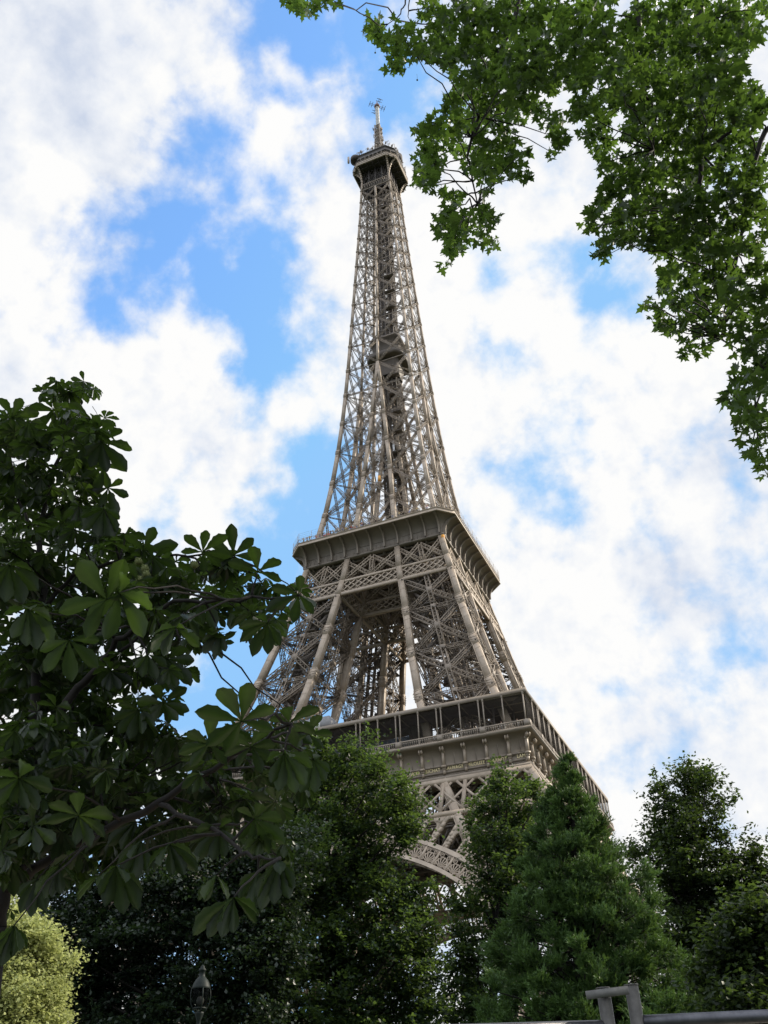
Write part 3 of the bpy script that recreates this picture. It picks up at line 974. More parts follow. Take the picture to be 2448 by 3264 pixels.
# ---- belt under the second gallery, on outer and inner planes
for k in range(4):
    n = fnorm(k)
    m = MB()

    def bp(x, z, plane):
        return rotk(k, (x, -(h(z) - .35) if plane else -g(z), z))
    for plane in (1, 0):
        for (z, ww) in ((104.05, .55), (100.45, .8)):
            e = h(z) - .4 if plane else g(z) + (h(z) - g(z)) * .98
            m.bar(bp(-e, z, plane), bp(e, z, plane), ww, .45, n)
        bays = [(-17.6, -7.3), (-7.3, 7.3), (7.3, 17.6)]
        for (a, b) in bays:
            Wd = b - a
            ncell = max(3, int(round(Wd / 1.75)))
            for i in range(-2, ncell):
                for sg in (1, -1):
                    x0 = a + Wd * i / ncell; x1 = a + Wd * (i + 2) / ncell
                    z0, z1 = 100.8, 103.8
                    if x0 < a:
                        z0 = z0 + (z1 - z0) * (a - x0) / (x1 - x0); x0 = a
                    if x1 > b:
                        z1 = z0 + (z1 - z0) * (b - x0) / (x1 - x0); x1 = b
                    if x1 - x0 < .3:
                        continue
                    if sg < 0:
                        x0, x1 = a + b - x0, a + b - x1
                    m.bar(bp(x0, z0, plane) + n * .06 * sg, bp(x1, z1, plane) + n * .06 * sg, .27, .12, n)
                    if plane:
                        m.bar(bp(x0, z0, plane) + n * .06 * sg - n * .9, bp(x1, z1, plane) + n * .06 * sg - n * .9, .27, .12, n)
        # row of crossed girders between belt and gallery
        for (a0, b0, a1, b1) in [(-7.0, 7.0, -6.5, 6.5), (7.0, 18.0, 6.5, 16.8), (-18.0, -7.0, -16.8, -6.5)]:
            m0, m1 = (a0 + b0) / 2, (a1 + b1) / 2
            z0, z1 = 104.4, 109.9
            lattice(m, bp(m0, z0, plane), bp(m1, z1, plane), n, .8, .8, .18, .1, .8)
            for (p0, q0, p1, q1) in ((a0, m0, a1, m1), (m0, b0, m1, b1)):
                lattice(m, bp(p0, z0, plane), bp(q1, z1, plane), n, .75, .8, .18, .1, .8, .05)
                lattice(m, bp(q0, z0, plane), bp(p1, z1, plane), n, .75, .8, .18, .1, .8, -.05)
    for x in np.arange(-7, 7.1, .78):           # bolt row on the belt's top
        m.box(bp(x, 104.45, 1), (.18, .18, .22))
    m.build('lattice_belt', IRON, tower)


# ---- second gallery
def octring(w, c, z):
    return np.array([[-w + c, -w, z], [w - c, -w, z], [w, -w + c, z], [w, w - c, z], [w - c, w, z], [-w + c, w, z], [-w, w - c, z], [-w, -w + c, z]], float)


m = MB()
cove = []
for t in np.linspace(0, 1, 9):
    a = t * math.pi / 2
    w = 17.2 + 3.3 * (1 - math.cos(a)); z = 112.3 + 3.0 * math.sin(a)
    c = 0.02 + 3.22 * (1 - math.cos(a))
    cove.append(octring(w, c, z))
m.loft([octring(16.2, .01, 110.75), octring(17.45, .01, 110.7), octring(17.45, .01, 111.1), octring(17.2, .01, 111.15)] + cove)
m.add(octring(16.6, .01, 110.9), [[0, 1, 2, 3], [0, 3, 4, 7], [7, 4, 5, 6]])
for k in range(4):      # horizontal seam rail and panel seams in the cove, beams under the deck
    m.bar(rotk(k, (-16.9, -17.32, 112.9)), rotk(k, (16.9, -17.32, 112.9)), .1, .1, (0, 0, 1))
    for i in range(-15, 16):
        m.bar(rotk(k, (i * 1.127, -17.24, 111.2)), rotk(k, (i * 1.127, -17.24, 112.7)), .05, .05, fnorm(k))
    for i in range(-6, 7):
        m.bar(rotk(k, (i * 2.6, -16.4, 110.5)), rotk(k, (i * 2.6, 0, 110.5)), .3, .5, (0, 0, 1))
gal2 = m.build('second_gallery', COVEM, tower)
m = MB()
m.loft([octring(20.4, 3.2, 115.2), octring(20.66, 3.24, 115.2), octring(20.66, 3.24, 115.42), octring(20.55, 3.22, 115.46), octring(20.55, 3.22, 116.1),
        octring(20.62, 3.23, 116.12), octring(20.62, 3.23, 116.22), octring(20.3, 3.18, 116.22), octring(12, 2, 116.2)])
m.build('fascia', IRON, gal2)
m = MB()
for (r, z) in (((20.5, 3.2), 117.0), ((20.5, 3.2), 117.32)):
    R_ = octring(r[0], r[1], z)
    for i in range(8):
        a, b = R_[i], R_[(i + 1) % 8]
        m.bar(a, b, .06, .06, (0, 0, 1))
R0 = octring(20.5, 3.2, 116.2); R1_ = octring(20.5, 3.2, 117.3)
for i in range(8):
    a, b = R0[i], R0[(i + 1) % 8]; c, d = R1_[i], R1_[(i + 1) % 8]
    nn = max(2, int(np.linalg.norm(b - a) / 1.1))
    for j in range(nn):
        p, q = a + (b - a) * j / nn, a + (b - a) * (j + 1) / nn
        e, f = c + (d - c) * j / nn, c + (d - c) * (j + 1) / nn
        m.bar(p, f, .05, .05); m.bar(q, e, .05, .05); m.bar(p, e, .06, .06)
        if j % 3 == 0:         # tall mesh posts leaning back over the rail
            m.bar(p, p + np.array([0, 0, 2.7]), .06, .06)
    for zz in (1.6, 2.1, 2.65):
        m.bar(a + np.array([0, 0, zz]), b + np.array([0, 0, zz]), .025, .025)
m.build('railing', IRON, gal2)
# ribs of the cove
m = MB()
pr = [(17.25, 111.1), (17.25, 112.2)] + [(17.2 + 3.3 * (1 - math.cos(a)), 112.3 + 3.0 * math.sin(a)) for a in np.linspace(.1, math.pi / 2, 10)]
ins = np.array(pr)
outp = ins + np.array([(.62, 0)] * 2 + [(.62 * math.cos(a) + .12, -.45 * math.sin(a)) for a in np.linspace(.1, math.pi / 2, 10)])
outp[-1] = (20.45, 115.0)
for sgn in (0,):
    hwid = .13
    L_ = lambda pts, x: np.array([(x, -w, z) for w, z in pts])
    m.strip(L_(ins, -hwid), L_(outp, -hwid)); m.strip(L_(outp, hwid), L_(ins, hwid))
    o2 = outp
    m.strip(L_(o2, -hwid - .05), L_(o2, hwid + .05))
    m.strip(L_(o2 + np.array([.05, -.03]), hwid + .05), L_(o2 + np.array([.05, -.03]), -hwid - .05))
m.bar((0, -17.9, 113.3), (0.0, -17.3, 113.3), .08, .08)
V, Q, T = m.arrays()
rib0 = None
for k in range(4):
    for i in range(-5, 6):
        if rib0 is None:
            rib0 = c = mesh_obj('rib', V, Q, T, IRON2, gal2)
        else:
            c = rib0.copy(); COL.objects.link(c); c.parent = gal2
        c.location = rotk(k, (3.34 * i, 0, 0)); c.rotation_euler = (0, 0, k * math.pi / 2)
# deck buildings of the second floor
m = MB()
for (x, y, sx_, sy_) in ((0, -9.5, 13, 3), (0, 9.5, 13, 3), (9.5, 0, 3, 12), (-9.5, 0, 3, 12)):
    m.box((x, y, 118.3), (sx_, sy_, 4.2))
m.build('pavilion', GLASS, gal2)
m = MB()
m.box((0, 0, 120.75), (24, 24, .5))
for k in range(4):
    for x in np.arange(-6.5, 6.6, 1.3):
        m.bar(rotk(k, (x, -11.06, 116.2)), rotk(k, (x, -11.06, 120.5)), .12, .12, fnorm(k))
m.build('pavilion_roof', IRON2, gal2)
m = MB()
m.box((-11.0, -17.5, 117.9), (2.0, 2.0, .7)); m.box((-3.6, -18.5, 117.6), (.5, .5, .5))
m.build('awning', RED, gal2)

# ---- shaft above the second gallery
shaft_m = MB()
m = shaft_m
bw = (0.55, 0.5, 0.15, 0.09, 0.75)
for sx in (-1, 1):
    for sy in (-1, 1):
        def C(z, ix, iy):
            ww = colw(z) / 2
            return np.array([sx * (g(z) if ix else h(z) - ww), sy * (g(z) if iy else h(z) - ww), z])
        for (A, B, n, outer) in [((0, 0), (1, 0), (0, sy, 0), 1), ((0, 0), (0, 1), (sx, 0, 0), 1), ((1, 0), (1, 1), (-sx, 0, 0), 0), ((0, 1), (1, 1), (0, -sy, 0), 0)]:
            for z0, z1 in zip(UPZ[:-1], UPZ[1:]):
                a0, a1, b0, b1 = C(z0, *A), C(z1, *A), C(z0, *B), C(z1, *B)
                if outer:
                    lattice(m, a0, b1, n, .48, .42, .10, .06, .8, .1); lattice(m, b0, a1, n, .48, .42, .10, .06, .8, .04)
                    lattice(m, a0, b0, n, .4, 0, .1, .07, .9, -.1)
                else:
                    lattice(m, a0, b1, n, .45, 0, .11, .07, 1.0); lattice(m, b0, a1, n, .45, 0, .11, .07, 1.0, .05)
        for z in UPZ[:-1]:
            for (A, B) in (((0, 0), (1, 1)), ((0, 1), (1, 0))):
                lattice(m, C(z, *A), C(z, *B), (0, 0, 1), .4, 0, .12, .08, .9)
for k in range(4):
    n = fnorm(k)
    for z0, z1 in zip(UPZ[:-2], UPZ[1:-1]):      # middle bay between the legs
        o = -.3
        a0, b0, a1, b1 = fpt(k, -g(z0), z0, o), fpt(k, g(z0), z0, o), fpt(k, -g(z1), z1, o), fpt(k, g(z1), z1, o)
        lattice(m, a0, b1, n, .45, .4, .13, .08, .8, .05); lattice(m, b0, a1, n, .45, .4, .13, .08, .8)
        lattice(m, a1, b1, n, .4, 0, .1, .07, .8, -.05)
    for z0, z1 in zip(TOPZ[:-1], TOPZ[1:]):
        for sg in (-1, 1):
            o = -.25
            a0, b0 = fpt(k, 0, z0, o), fpt(k, sg * (h(z0) - colw(z0) / 2), z0, o)
            a1, b1 = fpt(k, 0, z1, o), fpt(k, sg * (h(z1) - colw(z1) / 2), z1, o)
            lattice(m, a0, b1, n, .42, .38, .09, .055, .8, .08); lattice(m, b0, a1, n, .42, .38, .09, .055, .8, .02)
            m.bar(a0 - n * .35, b0 - n * .35, .22, .16, n)
            # inner bracing of the far half of the shaft
            lattice(m, a0, rotk(k, (sg * (h(z0) - .3), 0, z0)), (0, 0, 1), .4, 0, .12, .08, 1.0)
    # closing lattice band under the top gallery
    za, zb = 264.3, 267.6
    m.bar(fpt(k, -h(za), za, -.2), fpt(k, h(za), za, -.2), .3, .3, n)
    m.bar(fpt(k, -h(zb), zb, -.2), fpt(k, h(zb), zb, -.2), .3, .3, n)
    for i in range(-6, 6):
        x0, x1 = i * .86, (i + 1) * .86
        m.bar(fpt(k, x0, za, -.2), fpt(k, x1, zb, -.2), .12, .1, n)
        m.bar(fpt(k, x1, za, -.08), fpt(k, x0, zb, -.08), .12, .1, n)
shaft = shaft_m.build('shaft', BRACE, tower)
for sx in (-1, 1):
    for sy in (-1, 1):
        column(UPZ + TOPZ[1:] + [268.0], sx, sy, 0, 0, shaft)
        column(UPZ, sx, sy, 1, 0, shaft)
        column(UPZ, sx, sy, 0, 1, shaft)
        column(UPZ, sx, sy, 1, 1, shaft, gus=False)
for k in range(4):
    m = MB()
    pts = [fpt(k, 0, z, -colw(z) / 2) for z in TOPZ]
    for p, q in zip(pts[:-1], pts[1:]):
        m.bar(p, q, .58, .58, fnorm(k))
    for p in pts[1:-1]:
        gussets(m, p, np.array([0, 0, 1.0]), fnorm(k), rotk(k, (1, 0, 0)), .58)
    m.build('column', IRON, shaft)
# lift shaft in the core with landings
m = MB()
for (x, y) in ((-2.4, -1.9), (2.4, -1.9), (2.4, 1.9), (-2.4, 1.9), (0, -1.9), (0, 1.9), (-1.2, -1.9), (1.2, -1.9), (-1.2, 1.9), (1.2, 1.9), (2.4, 0), (-2.4, 0), (2.4, 1), (-2.4, -1)):
    m.bar((x, y, 116.2), (x, y, 272), .26, .26, (0, 1, 0))
for i, z in enumerate(np.arange(117, 270, 1.25)):
    m.bar((-2.5, -1.9, z), (2.5, -1.9, z), .16, .12, (0, 1, 0)); m.bar((-2.5, 1.9, z), (2.5, 1.9, z), .16, .12, (0, 1, 0))
    m.bar((2.4, -2, z), (2.4, 2, z), .16, .12, (1, 0, 0)); m.bar((-2.4, -2, z), (-2.4, 2, z), .16, .12, (1, 0, 0))
    sg = 1 if i % 2 else -1
    m.bar((-2.4 * sg, -1.9, z), (2.4 * sg, -1.9, z + 1.25), .12, .12, (0, 1, 0))
    m.bar((2.4, -1.9 * sg, z), (2.4, 1.9 * sg, z + 1.25), .12, .12, (1, 0, 0))
    m.bar((-2.4 * sg, 1.9, z), (2.4 * sg, 1.9, z + 1.25), .12, .12, (0, 1, 0))
for i, z in enumerate(np.arange(122, 262, 7.0)):
    m.box((2.2, -2.6, z), (3.2, 1.6, .35)); m.box((-1.6, 2.4, z + 3), (3.0, 1.4, .3))
# stair winding round the core
for i, z in enumerate(np.arange(117, 264, .55)):
    a = i * .30
    m.bar((3.1 * math.cos(a), 1.0 + 1.5 * math.sin(a), z), (3.1 * math.cos(a + .3), 1.0 + 1.5 * math.sin(a + .3), z + .55), .35, .3)
ls = m.build('lift_shaft', DARKIRON, tower)
m = MB()
for x in (-1.1, 1.1):
    m.prism([(x - .55, .2, 116.2), (x + .55, .2, 116.2), (x + .55, .2, 262), (x - .55, .2, 262)], (0, .12, 0))
m.build('shaft_screen', NEARBLACK, ls)
# lift machinery platform half way
m = MB()
w0 = 5.1
m.loft([octring(w0, 1.5, 184.5), octring(w0 + .4, 1.6, 184.6), octring(w0 + .4, 1.6, 186.3), octring(w0 - .8, 1.4, 186.4)])
m.add(octring(w0, 1.5, 184.5), [[0, 3, 2, 1], [0, 7, 4, 3], [7, 6, 5, 4]])
m.build('intermediate_platform', DARKIRON, tower)
m = MB()
m.loft([octring(4.1, 1.2, 186.4), octring(4.1, 1.2, 192.0), octring(4.7, 1.3, 192.2), octring(4.7, 1.3, 193.0), octring(.5, .2, 193.4)])
m.loft([octring(3.0, 1.0, 179), octring(3.6, 1.0, 184.4)])
m.build('machine_room', DARKIRON, tower)

# ---- top gallery
W3, C3 = 8.21, 2.78
m = MB()
m.add(octring(W3 - .1, C3, 275.15), [[0, 3, 2, 1], [0, 7, 4, 3], [7, 6, 5, 4]])
R_ = octring(W3 - .2, C3, 274.95)
for k in range(4):
    for i in range(-3, 4):
        m.bar(rotk(k, (i * 2.1, -7.9, 274.95)), rotk(k, (i * 2.1, 0, 274.95)), .2, .35, (0, 0, 1))
m.loft([octring(7.4, 2.5, 276.9), octring(7.4, 2.5, 278.2), octring(8.0, 2.7, 278.3), octring(8.0, 2.7, 278.8), octring(7.5, 2.5, 278.9), octring(7.5, 2.5, 281.0), octring(7.7, 2.55, 281.05), octring(7.7, 2.55, 281.4), octring(.5, .2, 281.5)])
m.loft([octring(4.2, 1.2, 281.4), octring(4.2, 1.2, 285.3), octring(4.6, 1.3, 285.4), octring(4.6, 1.3, 286.0), octring(.6, .2, 286.4)])
# caged core below the floor
for k in range(4):
    n = fnorm(k)
    for x in (-2.4, 0, 2.4):
        m.bar(rotk(k, (x, -4.75, 266)), rotk(k, (x, -4.75, 275)), .42, .42, n)
        m.bar(rotk(k, (x, -4.78, 269.4)), rotk(k, (x, -4.78, 271.4)), .6, .5, n)
    for z0 in (267.7, 271.3):
        for i in range(-4, 4):
            m.bar(rotk(k, (i * 1.2, -4.7, z0)), rotk(k, (i * 1.2 + 1.2, -4.7, z0 + 3.6)), .12, .12, n)
            m.bar(rotk(k, (i * 1.2 + 1.2, -4.6, z0)), rotk(k, (i * 1.2, -4.6, z0 + 3.6)), .12, .12, n)
    m.bar(rotk(k, (-4.8, -4.7, 271.3)), rotk(k, (4.8, -4.7, 271.3)), .2, .2, n)
m.loft([octring(3.4, .5, 266), octring(3.4, .5, 275)])
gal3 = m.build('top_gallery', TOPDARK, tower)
m = MB()
m.loft([octring(W3 - .35, C3, 274.9), octring(W3, C3, 274.9), octring(W3, C3, 275.25), octring(W3 - .1, C3, 275.3), octring(W3 - .1, C3, 275.75), octring(W3, C3, 275.8), octring(W3, C3, 276.3), octring(W3 - .3, C3, 276.32)])
Rr = octring(W3 - .05, C3, 276.3)
for i in range(8):
    a, b = Rr[i], Rr[(i + 1) % 8]
    m.bar(a + np.array([0, 0, .55]), b + np.array([0, 0, .55]), .12, .12, (0, 0, 1))
    nn = max(2, int(np.linalg.norm(b - a) / 1.5))
    for j in range(nn + 1):
        p = a + (b - a) * j / nn
        m.bar(p, p + np.array([0, 0, 1.9]), .1, .1)
m.build('fascia', IRON, gal3)
for k in range(4):         # paired curved brackets at each corner and the web between them
    arcs = []
    c0 = np.array([4.95, -4.95])
    for tgt in (np.array([W3 - C3, -W3 + .1]), np.array([W3 - .1, -W3 + C3])):
        P = []
        for t in np.linspace(0, 1, 10):
            a = t * math.pi / 2
            xy = c0 + (tgt - c0) * (1 - math.cos(a)) ** 1.0
            P.append((xy[0], xy[1], 267.2 + 7.75 * math.sin(a) ** .85))
        arcs.append(rotk(k, np.array(P)))
    for i, P in enumerate(arcs):
        m = MB()
        nn = rotk(k, (-1, 0, 0) if i == 0 else (0, 1, 0))
        for p, q in zip(P[:-1], P[1:]):
            m.bar(p, q, .42, .55, nn)
        m.build('bracket', IRON, gal3)
    if k in (1, 2, 3):
        m = MB(); m.strip(arcs[0] * np.array([.985, .985, 1]), arcs[1] * np.array([.985, .985, 1])); m.build('bracket_web', DARKIRON, gal3)
# drums, panel aerials and small antennas on the roof
for (x, y, z, r, hh) in ((-6.6, -6.2, 280.6, 1.9, 1.7), (6.4, 1.2, 282.5, 1.7, 3.4), (6.0, 6.0, 281, 1.5, 2)):
    m = MB()
    m.lathe([(.05, hh), (r, hh), (r, 0.3), (r * .6, 0), (.05, 0)], (x, y, z), 20)
    m.build('aerial_drum', NEARBLACK, gal3)
m = MB()
m.box((-8.9, -7.3, 281.6), (.62, .4, 3.6)); m.build('panel_aerial', IRON, gal3)
m = MB()
rr = random.Random(5)
for i in range(130):
    a = rr.uniform(0, 2 * math.pi); r = rr.choice((7.6, 7.3, rr.uniform(3, 8)))
    x, y = max(-7.6, min(7.6, r * 1.25 * math.cos(a))), max(-7.6, min(7.6, r * 1.25 * math.sin(a)))
    z = 281.3 if max(abs(x), abs(y)) > 4.4 else 286
    hh = rr.uniform(.8, 3.2)
    m.bar((x, y, z), (x + rr.uniform(-.2, .2), y, z + hh), rr.uniform(.06, .16), .12)
    if rr.random() < .55:
        m.bar((x - .5, y, z + hh * .8), (x + .5, y, z + hh * .8), .1, .1)
    if rr.random() < .25:
        m.box((x, y, z + hh), (.5, .3, .9))
m.build('aerial', IRON2, gal3)

# ---- mast
m = MB()
for (x, y) in ((-.95, -.95), (.95, -.95), (.95, .95), (-.95, .95)):
    m.bar((x * 1.25, y * 1.25, 284), (x, y, 307.3), .3, .3, (0, 1, 0))
for i, z in enumerate(np.arange(284, 307, 1.1)):
    f = 1.25 - .25 * (z - 284) / 23
    for k in range(4):
        a, b = rotk(k, (-.95 * f, -.95 * f, z)), rotk(k, (.95 * f, -.95 * f, z + (1.1 if i % 2 else 0)))
        m.bar(a, b, .16, .12, fnorm(k)); m.bar(rotk(k, (.95 * f, -.95 * f, z)), rotk(k, (-.95 * f, -.95 * f, z + 1.1)), .14, .1, fnorm(k))
m.lathe([(.75, 284), (.6, 307.3)], seg=10)
for i in range(80):
    z = rr.uniform(287, 306.8); a = rr.uniform(0, 6.28); r = rr.uniform(1.3, 2.1)
    m.bar((.9 * math.cos(a), .9 * math.sin(a), z), (r * math.cos(a), r * math.sin(a), z + rr.uniform(-.3, .3)), .13, .13)
    if rr.random() < .5:
        m.bar((r * math.cos(a), r * math.sin(a), z - .55), (r * math.cos(a), r * math.sin(a), z + .55), .2, .16)
mast = m.build('mast', IRON2, tower)
m = MB()
m.lathe([(.05, 307.3), (.95, 307.3), (.95, 307.7), (.72, 307.8)] + [(r, z) for z0 in np.arange(307.9, 320, 1.0) for r, z in ((.70, z0), (.70, z0 + .8), (.76, z0 + .85), (.76, z0 + .95))] + [(.5, 320.6), (.05, 320.8)], seg=14)
m.build('cylinder_aerial', GALV, mast)
m = MB()
m.lathe([(.05, 319.6), (.95, 319.7), (1.15, 320.4), (.9, 321.2), (.3, 321.6), (.08, 324.2)], seg=12)
m.build('mast_head', mat_noise('mast_head_paint', (.16, .09, .075), (.24, .14, .12), 2, .6), mast)
for i in range(4):
    a = math.radians(22 + 90 * i) + YAW * -1
    m = MB()
    d = np.array([math.sin(a), -math.cos(a), 0]); s = np.array([d[1], -d[0], 0])
    c = np.array([0, 0, 320.6])
    for o in (-.28, .28):
        m.bar(c + d * .7 + s * o, c + d * 2.9 + s * o, .1, .1)
    for r in (2.0, 3.0):
        m.bar(c + d * r - s * 1.15, c + d * r + s * 1.15, .13, .13)
    m.bar(c + d * 3 - np.array([0, 0, .6]), c + d * 3 + np.array([0, 0, .6]), .13, .13)
    m.build('dipole_arm', NEARBLACK, mast)
# small yellow lamps / orange bits on the shaft
m = MB()
m.box((1.6, -15.0, 133.0), (.6, .4, 1.5)); m.box((17.3, -17.3, 109.9), (.6, .6, 1.0)); m.box((17.3, 17.2, 109.3), (.6, .6, .9))
m.build('floodlight', ORANGE, tower)

# ================================================================== VISITORS
def person_mesh(idx, shirt, trousers, hair, lean):
    J = {'pel': (0, 0, .95, .13), 'bel': (0, -.02, 1.08, .125), 'che': (0, -.04 - lean * .3, 1.30, .135), 'nek': (0, -.07 - lean * .5, 1.47, .055),
         'hd1': (0, -.09 - lean * .6, 1.58, .085), 'hd2': (0, -.09 - lean * .6, 1.68, .085), 'nos': (0, -.19 - lean * .6, 1.60, .02)}
    E = [('pel', 'bel'), ('bel', 'che'), ('che', 'nek'), ('nek', 'hd1'), ('hd1', 'hd2'), ('hd1', 'nos')]
    for s, t in ((-1, 'l'), (1, 'r')):
        J['sh' + t] = (.19 * s, -.05 - lean * .35, 1.41, .062); J['el' + t] = (.25 * s, -.12 - lean * .4, 1.13, .045)
        J['wr' + t] = (.15 * s, -.36 - lean * .3, 1.14, .03); J['pa' + t] = (.13 * s, -.43 - lean * .3, 1.13, .032)
        J['hi' + t] = (.10 * s, 0, .90, .09); J['kn' + t] = (.11 * s, -.02, .50, .062); J['an' + t] = (.11 * s, .02, .09, .045); J['to' + t] = (.12 * s, -.16, .04, .04)
        E += [('che', 'sh' + t), ('sh' + t, 'el' + t), ('el' + t, 'wr' + t), ('wr' + t, 'pa' + t), ('pel', 'hi' + t), ('hi' + t, 'kn' + t), ('kn' + t, 'an' + t), ('an' + t, 'to' + t)]
        for f in range(5):
            fx = (.13 + (.028 - f * .017)) * s
            ln = (.05, .085, .095, .088, .07)[f]
            if f == 0:
                J['f0' + t] = (.085 * s, -.455 - lean * .3, 1.14, .011)
            else:
                J['f%d' % f + t] = (fx, -.43 - ln - lean * .3, 1.105, .0095)
            E.append(('pa' + t, 'f%d' % f + t))
    keys = list(J)
    me = bpy.data.meshes.new('person')
    me.from_pydata([J[k_][:3] for k_ in keys], [(keys.index(a), keys.index(b)) for a, b in E], [])
    o = bpy.data.objects.new('tmp', me); COL.objects.link(o)
    o.modifiers.new('s', 'SKIN')
    for i, k_ in enumerate(keys):
        sv = me.skin_vertices[0].data[i]
        sv.radius = (J[k_][3], J[k_][3] * (.85 if k_ in ('pel', 'bel', 'che') else 1)); sv.use_root = (i == 0)
    o.modifiers.new('d', 'SUBSURF').levels = 1
    bpy.context.view_layer.update()
    m2 = bpy.data.meshes.new_from_object(o.evaluated_get(bpy.context.evaluated_depsgraph_get()))
    bpy.data.objects.remove(o)
    m2.materials.clear()
    for mt in (SKIN, shirt, trousers, hair):
        m2.materials.append(mt)
    for p in m2.polygons:
        c = p.center
        i = 0
        if c.z < .98:
            i = 2
        elif c.z < 1.47 and not (c.y < -.30 - lean * .3):
            i = 1
        elif c.z > 1.66 or (c.z > 1.54 and c.y > -.06 - lean * .6):
            i = 3
        p.material_index = i
        p.use_smooth = True
    return m2


SKIN = mat_noise('skin', (.45, .28, .20), (.52, .33, .24), 4, .5)
clo = {'white': (.75, .75, .74), 'black': (.03, .03, .035), 'red': (.5, .05, .05), 'blue': (.08, .15, .4), 'beige': (.5, .42, .32), 'grey': (.25, .25, .27), 'yellow': (.7, .5, .08)}
CM = {n_: mat_noise('cloth_' + n_, tuple(x * .85 for x in c), c, 3, .85) for n_, c in clo.items()}
HAIR = mat_noise('dark_hair', (.03, .02, .015), (.06, .04, .03), 8, .6)
PM = {n_: person_mesh(i, CM[n_], CM[('grey', 'black', 'blue')[i % 3]], HAIR, (.1, .25, .0)[i % 3]) for i, n_ in enumerate(clo)}
rr = random.Random(11)
names_ = list(clo)
xs = [-16.4, -15.5, -14.7, -13.2, -12.1, -11.3, -10.4, -9.2, -8.6, -7.3, -6.2, -5.4, -4.1, -2.6, -1.2, .6, 2.1, 3.0, 4.6, 6.4, 8.2, 10.5, 12.6, 14.9]
for i, x in enumerate(xs):
    nm = names_[(i * 3 + i // 7) % 7]
    o = bpy.data.objects.new('person', PM[nm]); COL.objects.link(o)
    o.location = (x, -19.75 + rr.uniform(-.15, .25), 116.2); o.rotation_euler = (0, 0, rr.uniform(-.5, .5))
    s = rr.uniform(.94, 1.06); o.scale = (s, s, s)
    o['label'] = 'visitor in a %s top at the second-gallery railing of the tower' % nm
    o['category'] = 'person'; o['group'] = 'visitors in %s along the second-gallery railing' % nm
for i, x in enumerate([30.4, 33.2, 21.3]):
    o = bpy.data.objects.new('person', PM['white']); COL.objects.link(o)
    o.location = (x, -34.75, 56.5)
    o['label'] = 'visitor in a white top behind the first-gallery balustrade of the tower'
    o['category'] = 'person'; o['group'] = 'visitors in white behind the first-gallery balustrade'


# ================================================================== FOLIAGE HELPERS
def rot_from_normal(nrm, spin):
    """(n,3,3): columns = leaf x (tip), y, z(normal)"""
    nrm = nrm / np.linalg.norm(nrm, axis=1)[:, None]
    ref = np.where(np.abs(nrm[:, 2:3]) > .95, [[1.0, 0, 0]], [[0, 0, 1.0]])
    a = np.cross(ref, nrm); a /= np.linalg.norm(a, axis=1)[:, None]
    b = np.cross(nrm, a)
    x = a * np.cos(spin)[:, None] + b * np.sin(spin)[:, None]
    y = np.cross(nrm, x)
    return np.stack([x, y, nrm], -1)


def scatter(tv, tq, tt, pos, R, sc, tint):
    """instances of a leaf template baked into arrays"""
    n, k = len(pos), len(tv)
    V = np.einsum('nij,kj->nki', R, tv) * sc[:, None, None] + pos[:, None, :]
    off = (np.arange(n) * k)[:, None, None]
    Q = (np.asarray(tq)[None] + off).reshape(-1, 4) if len(tq) else np.zeros((0, 4), int)
    T = (np.asarray(tt)[None] + off).reshape(-1, 3) if len(tt) else np.zeros((0, 3), int)
    return V.reshape(-1, 3), Q, T, np.repeat(tint, k)


def clump_points(clumps, dist, dthick, per_area, jit=1.0):
    """clumps in sketch units -> list of (centre, radii along right/up/forward, area)"""
    out = []
    for c in clumps:
        x, y, rx, ry = c[:4]
        dd = dist + (c[4] if len(c) > 4 else 0.0) + rng.uniform(-1, 1) * dthick * .35
        P = at(x * D2S, y * D2S, dd)
        sc = np.linalg.norm(P - CAM) / FPX * D2S
        out.append((P, rx * sc, ry * sc, min(dthick, 1.1 * max(rx, ry) * sc)))
    return out


VR = AR                      # axes used to spread foliage: right, up (world) and forward
def spread(cl, n):
    """points filling an ellipsoid whose long axis runs away from the viewer's place"""
    P, a, b, c = cl
    v = rng.normal(size=(n, 3)); v /= np.linalg.norm(v, axis=1)[:, None]
    r = rng.uniform(0, 1, n) ** (1 / 2.2)
    v = v * r[:, None]
    d = unit(P - CAM)
    rt = unit(np.cross(d, (0, 0, 1.0)))
    up = np.cross(rt, d)
    return P + v[:, :1] * a * rt + v[:, 1:2] * b * up + v[:, 2:] * c * d


def limbs(m, root, pts, r0, r1, sag=.15, seg=6, n=7):
    root = np.asarray(root, float)
    for p in pts:
        p = np.asarray(p, float)
        t = np.linspace(0, 1, n)[:, None]
        mid = np.sin(t * math.pi) * np.linalg.norm(p - root) * sag
        P = root + (p - root) * t + mid * np.array([0, 0, 1.0]) + rng.normal(size=(n, 3)) * np.linalg.norm(p - root) * .018 * (t * (1 - t) * 4)
        m.tube(P, np.linspace(r0, r1, n), seg)


BARK = mat_noise('bark', (.006, .005, .0045), (.020, .016, .014), 9, .9, bump=.6)
BARK2 = mat_noise('pale_bark', (.09, .08, .065), (.17, .15, .12), 6, .9, bump=.5)

# leaf templates --------------------------------------------------
LEAF4 = np.array([(0, 0, 0), (.45, .34, .06), (1.0, 0, -.06), (.45, -.34, .06)], float)
LEAF4T = [[0, 2, 1], [0, 3, 2]]


